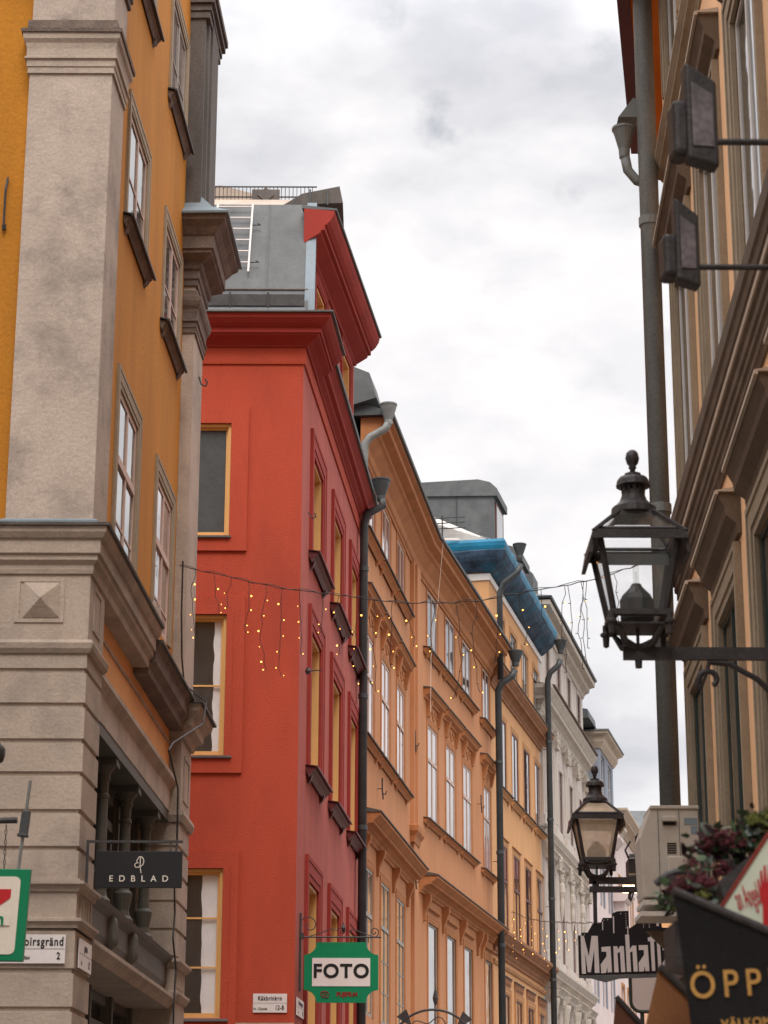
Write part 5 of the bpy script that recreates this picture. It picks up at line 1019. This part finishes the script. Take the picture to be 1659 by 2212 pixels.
def spiral(cx, cz, r0, turns, a0, sgn=1, n=18): return [(cx + r0 * (1 - .75 * k / n) * math.cos(R(a0 + sgn * 360 * turns * k / n)), cz + r0 * (1 - .75 * k / n) * math.sin(R(a0 + sgn * 360 * turns * k / n))) for k in range(n + 1)]
T_([(-1.24, .02)] + spiral(-1.12, .18, .15, 1.2, 200, -1)); T_([(-1.15, .0), (-.95, .06), (-.8, .12), (-.68, .10)] + spiral(-.62, .09, .06, 1.1, 160, -1)); T_([(-.12, .0), (-.3, .06), (-.45, .12), (-.52, .08)]); T_(spiral(-.13, .08, .08, 1.3, 260, 1)); obj('scroll', mb, 'black_metal', s3)
mb = MB(); mb.lathe([(.0, .06), (.02, .1), (.035, .14), (.01, .2), (.0, .24)], (-.60, FY, zb), 6); obj('leaf_finial', mb, 'black_metal', s3)
for x in (-.95, -.22):
    mb = MB(); mb.tube([(x, FY, zb), (x, FY, Z1_ - .01)], .008, 5); obj('hanger', mb, 'black_metal', s3)
# round sign in front of the orange house
SY = 48; cx, cz, rr = 1.06, 4.62, .58
s4 = thing('round_sign', 'round white shop sign in a curly black iron ring, cut off by the bottom edge', 'sign', (cx, SY, cz))
mb = MB(); mb.lathe([(.0, -.03), (rr, -.03), (rr, .03), (0, .03)], (0, 0, 0), 36, Matrix.Translation((cx, SY, cz)) @ Matrix.Rotation(R(90), 4, 'X')); obj('disc', mb, 'signwhite', s4)
mb = MB(); ring_ = lambda r_, a0, a1, t, n=40: mb.tube([(cx + r_ * math.cos(R(a0 + (a1 - a0) * k / n)), SY, cz + r_ * math.sin(R(a0 + (a1 - a0) * k / n))) for k in range(n + 1)], t, 6)
ring_(rr + .02, 0, 360, .02); obj('rim', mb, 'black_metal', s4)
mb = MB(); ring_(rr + .34, 38, 178, .028); mb.tube([(cx + .73, SY, cz + .56), (cx + .9, SY, cz + .42), (cx + 1.0, SY, cz + .52)], .02, 6); obj('hoop', mb, 'black_metal', s4)
mb = MB(); mb.tube([(cx + (rr + .13 + .07 * math.cos(R(a * 9))) * math.cos(R(a)), SY, cz + (rr + .13 + .07 * math.cos(R(a * 9))) * math.sin(R(a))) for a in range(10, 171, 3)], .012, 5); obj('wavy_ring', mb, 'black_metal', s4)
for a in (48, 128):
    mb = MB(); d = Vector((math.cos(R(a)), 0, math.sin(R(a)))); t = Vector((-d.z, 0, d.x)); c = Vector((cx, SY, cz)) + d * (rr + .34); mb.face([c - d * .2, c - t * .09 + d * .02, c - t * .13 + d * .16, c + t * .13 + d * .16, c + t * .09 + d * .02]); mb.b.transform(Matrix.Translation((0, -.02, 0))); obj('bow', mb, 'black_metal', s4)
mb = MB(); mb.lathe([(.0, 0), (.04, .06), (.06, .16), (.03, .3), (.0, .4)], (cx + .05, SY, cz + rr + .42), 8); obj('leaf_finial', mb, 'black_metal', s4)
mb = MB()
for r_ in (.16, .24, .32, .40): mb.tube([(cx - .1 + r_ * math.cos(R(a)), SY - .04, cz + .1 + r_ * .6 * math.sin(R(a))) for a in range(10, 190, 10)], .012, 5)
obj('emblem', mb, 'signbrown', s4)
mb = MB(); mb.tube([(cx - .95, SY, cz), (-.1, SY, cz)], .03, 6); mb.tube([(cx - .9, SY, cz), (cx - .6, SY, cz)], .02, 6); obj('arm', mb, 'black_metal', s4)
# skyline sign
s5 = thing('skyline_sign', 'black sign cut like a city skyline with tall white letters reading Manhattan', 'sign', (2.27, 23.6, 4.5))
MY = 24.0
prof = [(2.07, 3.93), (2.07, 4.345), (2.105, 4.345), (2.105, 4.375), (2.17, 4.375), (2.225, 4.47), (2.31, 4.475), (2.335, 4.53), (2.43, 4.53), (2.44, 4.58), (2.49, 4.60), (2.61, 4.605), (2.61, 4.42), (2.66, 4.45), (2.71, 4.50), (2.95, 4.505), (2.96, 4.43), (3.35, 4.43), (3.35, 3.965)]
mb = MB(); mb.prism(prof, MY, MY + .05, 'y'); obj('board', mb, 'signblack', s5)
def P5(x, z): return (2.08 + (x - 205) / 640 * .87, 4.36 + (z - 1520) * -.001375)
LET = [  # polygons in the measured units of the board
 [(215, 1535), (240, 1535), (275, 1690), (300, 1535), (348, 1535), (355, 1815), (318, 1815), (318, 1640), (287, 1810), (265, 1810), (245, 1650), (250, 1822), (218, 1822)],
 [(375, 1620), (445, 1615), (452, 1810), (418, 1812), (418, 1770), (405, 1815), (368, 1818), (366, 1750), (412, 1690), (412, 1655), (375, 1655)],
 [(468, 1614), (500, 1614), (500, 1640), (520, 1612), (548, 1612), (555, 1808), (523, 1808), (518, 1655), (498, 1665), (503, 1810), (470, 1810)],
 [(562, 1525), (592, 1525), (595, 1635), (615, 1608), (645, 1608), (652, 1804), (620, 1804), (615, 1650), (596, 1660), (600, 1806), (568, 1806)],
 [(665, 1605), (735, 1603), (742, 1800), (710, 1800), (708, 1760), (698, 1802), (662, 1804), (660, 1738), (704, 1678), (703, 1640), (665, 1642)],
 [(738, 1545), (755, 1545), (760, 1520), (782, 1520), (782, 1545), (803, 1545), (803, 1520), (828, 1520), (830, 1545), (842, 1545), (842, 1575), (830, 1575), (838, 1795), (812, 1797), (806, 1575), (784, 1575), (788, 1798), (762, 1800), (756, 1575), (738, 1575)],
 [(850, 1605), (915, 1603), (920, 1798), (890, 1798), (888, 1760), (878, 1800), (846, 1802), (846, 1738), (886, 1678), (886, 1640), (850, 1642)],
 [(935, 1602), (965, 1602), (965, 1628), (985, 1600), (1012, 1600), (1018, 1796), (988, 1796), (984, 1643), (964, 1653), (968, 1798), (938, 1798)]]
for Lp in LET:
    mb = MB(); mb.prism([P5(a, b) for a, b in Lp], MY - .008, MY - .001, 'y'); obj('letter', mb, 'signwhite', s5)
mb = MB()
for bx in ((2.325, 2.333, 4.40, 4.49), (2.44, 2.452, 4.37, 4.545), (2.59, 2.60, 4.35, 4.44), (2.90, 2.925, 4.445, 4.495)): mb.box(bx[0], bx[1], MY - .006, MY - .001, bx[2], bx[3])
obj('tower_marks', mb, 'signwhite', s5)
mb = MB()
for k in range(7):
    for x in (2.575,): mb.box(x, x + .007, MY - .006, MY - .001, 4.42 + k * .025, 4.429 + k * .025)
for k in range(3):
    for x in (2.76, 2.82): mb.box(x, x + .008, MY - .006, MY - .001, 4.43 + k * .022, 4.439 + k * .022)
for a, b in ((2.34, 4.50), (2.38, 4.505), (2.52, 4.57), (2.70, 4.48), (2.13, 4.35)): mb.box(a, a + .008, MY - .006, MY - .001, b, b + .009)
obj('window_dots', mb, 'signwhite', s5)
mb = MB(); mb.box(2.235, 2.275, 23.98, 24.02, 4.47, 4.915); mb.box(2.20, 3.6, 23.97, 24.03, 4.80, 4.86); obj('hanger', mb, 'black_metal', s5)
mb = MB(); mb.prism([(2.07, 3.925), (3.35, 3.96), (3.35, 3.93), (2.5, 3.90), (2.35, 3.86), (2.2, 3.90), (2.07, 3.905)], MY, MY + .05, 'y'); obj('bottom_rail', mb, 'slate', s5)
# sign with a rounded white lower edge behind, only its corner shows
s6 = thing('rounded_sign', 'white sign with rounded corner and red letter E, below the skyline sign', 'sign', (3.0, 27, 3.9))
mb = MB(); pts = [(2.93 + .12 * (1 - math.cos(R(a))), 4.0 - .12 * math.sin(R(a)) - .08) for a in range(0, 91, 15)]; mb.prism([(2.93, 4.3)] + pts + [(3.7, 3.80), (3.7, 4.3)], 27, 27.06, 'y'); obj('board', mb, 'signwhite', s6)
mb = MB(); mb.tube([(2.93, 27, 4.3)] + [(p[0], 27, p[1]) for p in pts] + [(3.7, 27, 3.80)], .022, 6); obj('frame', mb, 'green_frame', s6)
mb = MB(); mb.box(3.04, 3.085, 27, 27.04, 2.6, 3.80); obj('post', mb, 'green_frame', s6)
text('ETT', .13, 'signred', s6, Matrix.Translation((3.33, 26.98, 3.93)), bold=.002, depth=.002)
# small black floodlight and a lit lamp under the second lantern's arm
f2 = thing('black_spotlight', 'small black spotlight on a bracket behind the frosted lantern', 'spotlight', (2.85, 25, 5.5))
mb = MB(); mb.box(2.72, 2.95, 24.9, 25.2, 5.12, 5.30); obj('housing', mb, 'black_metal', f2, bevel=.02); mb = MB(); mb.box(2.73, 2.94, 24.88, 24.9, 5.30, 5.34); obj('visor', mb, 'slate', f2)
mb = MB(); mb.tube([(2.83, 25, 5.34), (2.83, 25, 5.55), (2.9, 25, 5.62), (3.6, 25, 5.6)], .018, 7); mb.tube([(2.74, 25, 5.3), (2.70, 25, 5.4), (2.76, 25, 5.5)], .012, 6); obj('arm', mb, 'black_metal', f2)
f3 = thing('lit_wall_lamp', 'small lit warm lamp beside the far lantern arm', 'lamp', (2.75, 25, 4.98))
mb = MB(); mb.box(2.72, 2.90, 24.95, 25.1, 5.0, 5.06); obj('head', mb, 'black_metal', f3); mb = MB(); mb.box(2.66, 2.86, 24.9, 25.02, 4.93, 4.998); obj('bulb', mb, 'lit', f3); mb = MB(); mb.tube([(2.9, 25.0, 5.04), (3.6, 25.0, 5.04)], .015, 6); obj('arm', mb, 'black_metal', f3)

# ================================================================== AWNINGS, LIGHT BOX, PLANTERS at the lower right
aw = thing('black_awning', 'black cloth awning with gold letters reading ÖPPET at the lower right corner', 'awning', (1.2, 7, 2.3))
mb = MB(); mb.prism([(.905, 2.53), (1.75, 2.17), (1.75, 1.9), (.965, 1.9), (.92, 2.38)], 7.0, 7.02, 'y'); obj('cloth', mb, 'awn_black', aw)
mb = MB(); mb.tube([(.90, 7.0, 2.54), (1.76, 7.0, 2.175)], .014, 8); obj('frame', mb, 'black_metal', aw)
text('ÖPPET', .116, 'gold', aw, Matrix.Translation((.94, 6.994, 2.245)) @ Matrix.Rotation(R(-3), 4, 'Y'), spacing=1.38, bold=.0008, sx=.86, depth=.001, align='LEFT')
text('VÄLKOMMEN', .036, 'gold', aw, Matrix.Translation((1.15, 6.994, 2.140)) @ Matrix.Rotation(R(-4), 4, 'Y'), spacing=1.1, bold=.001, depth=.001)
def awn(name, label, pts, y, mt, y2):
    root = thing(name, label, 'awning', (pts[0][0], y, pts[0][1]), 'brown cloth awnings on the right')
    mb = MB(); mb.prism(pts, y, y + .02, 'y'); obj('cloth', mb, mt, root)
    a, b = pts[0], pts[1]; mb = MB(); mb.tube([(a[0], y - .01, a[1]), (b[0], y - .01, b[1])], .016, 8); obj('frame', mb, 'black_metal', root)
    return root
awn('brown_awning', 'brown triangular awning side with a dark edge bar beneath the skyline sign', [(1.215, 2.61), (1.62, 2.22), (1.62, 1.9), (1.07, 1.9), (1.15, 2.36)], 10, 'awn_brown', 12)
awn('brown_awning', 'smaller dark brown awning side farther down the street at the bottom edge', [(1.43, 2.83), (1.80, 2.42), (1.80, 2.0), (1.35, 2.0), (1.405, 2.6)], 14, 'awn_brown2', 16)
lb = thing('light_box_sign', 'pale mint sign with dark red border, red script and red hand, right edge', 'sign', (1.2, 6.5, 2.5))
LY = 7.2; X_ = lambda px_, py_: (lambda q: (q.x, q.z))(px3(px_, py_, LY))
C = [X_(1555, 1962), X_(1663, 1795), X_(1900, 1795), X_(1900, 2150), X_(1700, 2045)]
mb = MB(); mb.prism(C, LY, LY + .06, 'y'); obj('box', mb, 'signmint', lb)
mb = MB(); mb.prism([X_(1553, 1962), X_(1663, 1792), X_(1666, 1799), X_(1558, 1966)], LY - .006, LY + .066, 'y'); obj('border', mb, 'signbrown', lb)
a0 = X_(1614, 1938)
sm_ = Matrix.Translation((a0[0], LY - .004, a0[1])) @ Matrix(((1, 0, -.10, 0), (0, 1, 0, 0), (.50, 0, 1, 0), (0, 0, 0, 1)))
text('an Angel', .105, 'signred', lb, sm_, sx=.19, bold=.0, spacing=1.0, depth=.001)
mb = MB(); hand = [X_(q[0] + 7, q[1]) for q in ((1642, 2060), (1640, 1955), (1634, 1935), (1628, 1900), (1631, 1899), (1637, 1925), (1634, 1882), (1638, 1880), (1643, 1915), (1642, 1870), (1646, 1870), (1650, 1912), (1653, 1868), (1658, 1868), (1659, 1915), (1668, 1885), (1672, 1888), (1668, 1940), (1672, 2060))]
mb.prism(hand, LY - .006, LY - .001, 'y'); obj('hand', mb, 'signred', lb)
mb = MB(); mb.tube([(1.4, LY + .05, 2.5), (2.3, LY + .3, 2.55)], .02, 8); obj('mount', mb, 'black_metal', lb)

def leafmesh(kind, n, rnd, sx, sy, sz, L):
    mb = MB()
    for k in range(n):
        c = Vector((rnd.gauss(0, .42) * sx, rnd.gauss(0, .42) * sy, rnd.gauss(0, .42) * sz))
        a = rnd.uniform(0, 6.28); e = rnd.uniform(-.3, 1.2); d = Vector((math.cos(a) * math.cos(e), math.sin(a) * math.cos(e), math.sin(e)))
        s_ = d.cross(Vector((rnd.gauss(0, 1), rnd.gauss(0, 1), rnd.gauss(0, 1)))).normalized(); l = L * rnd.uniform(.6, 1.3); w_ = l * rnd.uniform(.22, .34)
        mb.face([c, c + d * l * .35 + s_ * w_, c + d * l * .8 + s_ * w_ * .55, c + d * l, c + d * l * .8 - s_ * w_ * .55, c + d * l * .35 - s_ * w_])
    return mb
def florets(n, rnd, sx, sy, sz, r):
    mb = MB()
    for k in range(n):
        c = Vector((rnd.gauss(0, .4) * sx, rnd.gauss(0, .4) * sy, rnd.gauss(0, .35) * sz)); q = r * rnd.uniform(.5, 1.2)
        mb.lathe([(0, -q), (q * .8, -q * .4), (q, q * .2), (q * .5, q * .8), (0, q)], c, 5, Matrix.Rotation(rnd.uniform(0, .6), 4, 'X'))
    return mb
def plant(label, c, s, seed, blooms, spiky=False, grp='plants in the window boxes at the lower right'):
    rnd = random.Random(seed); root = thing('potted_plant', label, 'plant', c, grp); T = Matrix.Translation(c)
    mb = leafmesh(0, 70, rnd, s * 1.1, s * .8, s * .7, s * .55); mb.b.transform(T); obj('foliage', mb, 'leaf_dk', root)
    mb = leafmesh(0, 75, rnd, s * 1.15, s * .9, s * .8, s * .5); mb.b.transform(T); obj('foliage', mb, 'leaf', root)
    mb = leafmesh(0, 18, rnd, s * 1.1, s * .8, s * .7, s * .6); mb.b.transform(T); obj('foliage', mb, 'leaf_grey', root)
    mb = MB()
    for k in range(7): a = rnd.uniform(-1, 1); mb.tube([c, (c[0] + a * s * .5, c[1], c[2] + s * .4), (c[0] + a * s * .9, c[1], c[2] + s * .75)], s * .02, 5)
    obj('stems', mb, 'leaf_dk', root)
    for (dx, dz, r_, m_) in blooms:
        mb = florets(150, rnd, r_, r_ * .8, r_ * .75, r_ * .10); mb.b.transform(Matrix.Translation((c[0] + dx, c[1] - .05, c[2] + dz))); obj('bloom', mb, m_, root)
    return root
# two half barrels of black sheet as planters
for i, (lab, pts, y) in enumerate((('black planter trough above the black awning, with a curved hoop handle', [(.90, 2.54), (1.16, 2.50), (1.20, 2.68), (1.15, 2.56), (.92, 2.56)], 7.5), ('black planter trough behind the light box sign at the right edge', [(1.10, 2.62), (1.25, 2.74), (1.6, 2.80), (1.6, 2.4), (1.16, 2.45)], 7.4))):
    root = thing('planter', lab, 'planter', (pts[0][0], y, pts[0][1]), 'black planters at the lower right')
    if i: mb = MB(); mb.prism(pts, y, y + .3, 'y'); obj('trough', mb, 'black_metal', root)
    else:
        mb = MB(); mb.box(.96, 1.5, 7.45, 7.75, 2.36, 2.50); obj('trough', mb, 'black_metal', root)
        mb = MB(); mb.tube([(1.03 + .14 * math.cos(R(a)), 7.75, 2.52 + .185 * math.sin(R(a))) for a in range(-20, 140, 10)], .013, 8); obj('hoop', mb, 'black_metal', root)
plant('bushy purple sedum and dark leaves in the upper planter, reaching over the air conditioner', (1.13, 7.5, 2.73), .105, 1, [(-.06, .02, .045, 'sedum'), (.0, .05, .055, 'sedum'), (.05, .03, .05, 'sedum'), (-.10, -.04, .03, 'sedum'), (0.0, -.06, .05, 'sedum')])
plant('yellow green flowering plant with fine stems at the right edge', (1.27, 7.45, 2.80), .09, 2, [(-.04, .03, .035, 'leaf_lt'), (.03, .05, .045, 'leaf_lt'), (.06, .0, .03, 'leaf_lt'), (0, .0, .03, 'leaf_lt')])
plant('purple sedum with yellow green tuft behind the tip of the black awning', (1.03, 7.42, 2.575), .085, 3, [(-.05, .03, .04, 'sedum'), (.0, .05, .045, 'sedum'), (.04, .04, .035, 'sedum'), (-.085, .02, .022, 'sedum'), (.01, .0, .032, 'leaf_lt')])
plant('small pink and green plant between the skyline sign and the black awning', (1.20, 9.3, 2.80), .07, 4, [(-.01, .05, .03, 'sedum'), (.02, .02, .025, 'leaf_lt'), (.0, -.03, .02, 'leaf_lt')])
pb = thing('planter', 'black planter with a white board below the small pink and green plant', 'planter', (1.2, 9.5, 2.6), 'black planters at the lower right')
mb = MB(); mb.prism([(1.20, 2.61), (1.27, 2.70), (1.5, 2.72), (1.5, 2.5), (1.24, 2.55)], 9.45, 9.7, 'y'); obj('trough', mb, 'signblack', pb); mb = MB(); mb.prism([(1.235, 2.57), (1.245, 2.56), (1.29, 2.63), (1.28, 2.64)], 9.43, 9.44, 'y'); obj('board', mb, 'wood', pb)

# ================================================================== FAIRY LIGHTS
bulb_me = None
def fairy(name, label, pts, drops, step, br, grp, seed, maxb=6):
    """pts: the main cable in 3D; drops: (t along cable 0..1, length)"""
    global bulb_me
    root = thing(name, label, 'string lights', tuple(pts[0]), grp); rnd = random.Random(seed)
    P = [Vector(p) for p in pts]; seg = [(P[i + 1] - P[i]).length for i in range(len(P) - 1)]; tot = sum(seg)
    def at(t):
        d = t * tot
        for i, s_ in enumerate(seg):
            if d <= s_ or i == len(seg) - 1: return P[i].lerp(P[i + 1], d / s_)
            d -= s_
    fine = [at(k / 70) + Vector((0, 0, rnd.gauss(0, .006))) for k in range(71)]
    mb = MB(); mb.tube(fine, br * .55, 5); mb.tube([p + Vector((0, 0, .012 + .012 * math.sin(i * 1.3))) for i, p in enumerate(fine)], br * .4, 4); obj('cable', mb, 'black_metal', root)
    mb = MB(); mb.lathe([(0, -br), (br * .7, -br * .7), (br, 0), (br * .7, br * .7), (0, br)], (0, 0, 0), 8); bm_ = mb.mesh('bulb', M['bulb'], True)
    for t, ln in drops:
        p = at(t); S_ = [p.copy()]; n = max(4, int(ln / .09)); x = 0; y = 0
        for k in range(1, n + 1):
            x += rnd.gauss(0, .018); y += rnd.gauss(0, .01); x *= .93; S_.append(p + Vector((x, y, -ln * k / n)))
        mb = MB(); mb.tube(S_, br * .38, 5); lights = []
        for k in range(1, n + 1):
            a = S_[k]; d = Vector((rnd.choice((-1, 1)) * .045, rnd.uniform(-.02, .02), -.004)) * (br / .014)
            if k % 2 == 0 or k == n: mb.tube([a, a + d * .8], br * .42, 5); lights.append(a + d)
        st = obj('strand', mb, 'black_metal', root)
        rnd.shuffle(lights)
        for q in lights[:(maxb if t < .5 or maxb > 6 else (3 if t < .78 else 1))]: put('bulb', bm_, st, Matrix.Translation(q) @ Matrix.Scale(rnd.choice((.55, .7, .85, 1.1)), 4))
    return root
cab = [(388, 1222), (480, 1243), (553, 1260), (630, 1273), (760, 1290), (860, 1302), (960, 1303), (1040, 1297), (1130, 1280), (1180, 1273), (1290, 1250), (1350, 1230), (1412, 1205)]
CP = [px3(a, b, 26.3 - (a - 388) / 1024 * 4.9) for a, b in cab]
def tpos(px): return max(0, min(1, (px - 388) / 1024))
dr = [(427, .85), (474, .48), (515, .37), (557, .63), (598, 1.02), (637, 1.06), (677, .75), (730, .45), (766, .68), (810, .98), (846, 1.05), (885, .75), (930, .5), (975, .72), (1020, 1.05), (1060, 1.0), (1105, .7), (1150, .55), (1193, .36), (1240, .92), (1246, .6), (1272, .88), (1277, .92), (1283, .7), (1335, .5)]
fairy('string_lights', 'near hanging strands of warm fairy lights on a cable across the whole street', CP, [(tpos(a), l) for a, l in dr], 1, .0095, 'fairy lights strung across the street', 7, 6)
c2 = [(1105, 1970), (1140, 1984), (1170, 1990), (1230, 1994), (1290, 1994), (1345, 1988)]
CP2 = [px3(a, b, 66 - (a - 1105) / 240 * 30) for a, b in c2]
fairy('string_lights', 'small far string of fairy lights beside the skyline sign', CP2, [(.02, 1.3), (.10, 1.0), (.2, .9), (.3, 1.1), (.42, .7), (.5, .6), (.6, .45), (.75, .35), (.88, .3)], 1, .013, 'fairy lights strung across the street', 9, 7)
wire = thing('thin_wire', 'thin pale wire dropping from the eave of the longer orange house', 'wire', tuple(O2.pt(.4, -.5, 17.3)))
mb = MB(); mb.tube([O2.pt(.3, -.66, 17.35), O2.pt(.15, -.55, 15.8), O2.pt(-.3, -.45, 14.2), O2.pt(-1.2, -.6, 12.7)], .004, 4); obj('wire', mb, 'signcream', wire)
# iron wall anchors and plates
for i, (F_, u, z, h, lab) in enumerate(((O1, 8.3, 12.1, .5, 'thin black iron rod on the orange pilaster, below the string lights'), (O1, 8.35, 8.9, .55, 'black hooked iron rod just above the shared belt cornice'), (O1, 2.6, 9.95, .45, 'black curled iron wall anchor beside the first downpipe'), (O2, 9.2, 12.3, .5, 'thin rust black rod between the third and fourth windows'))):
    c = F_.pt(u, -.1, z); mb = MB(); mb.tube([c + Vector((0, 0, h / 2)), c, c + Vector((.02, 0, -h / 2))], .018, 6); mb.tube([c + Vector((0, 0, -.1)), c + Vector((.07, 0, -.12)), c + Vector((.09, 0, -.05))], .014, 5); mb.tube([c, c + Vector((-.14, 0, 0))], .01, 5)
    single('wall_anchor', mb, 'black_metal', lab, 'wall anchor', tuple(c), 'iron anchors on the orange fronts')
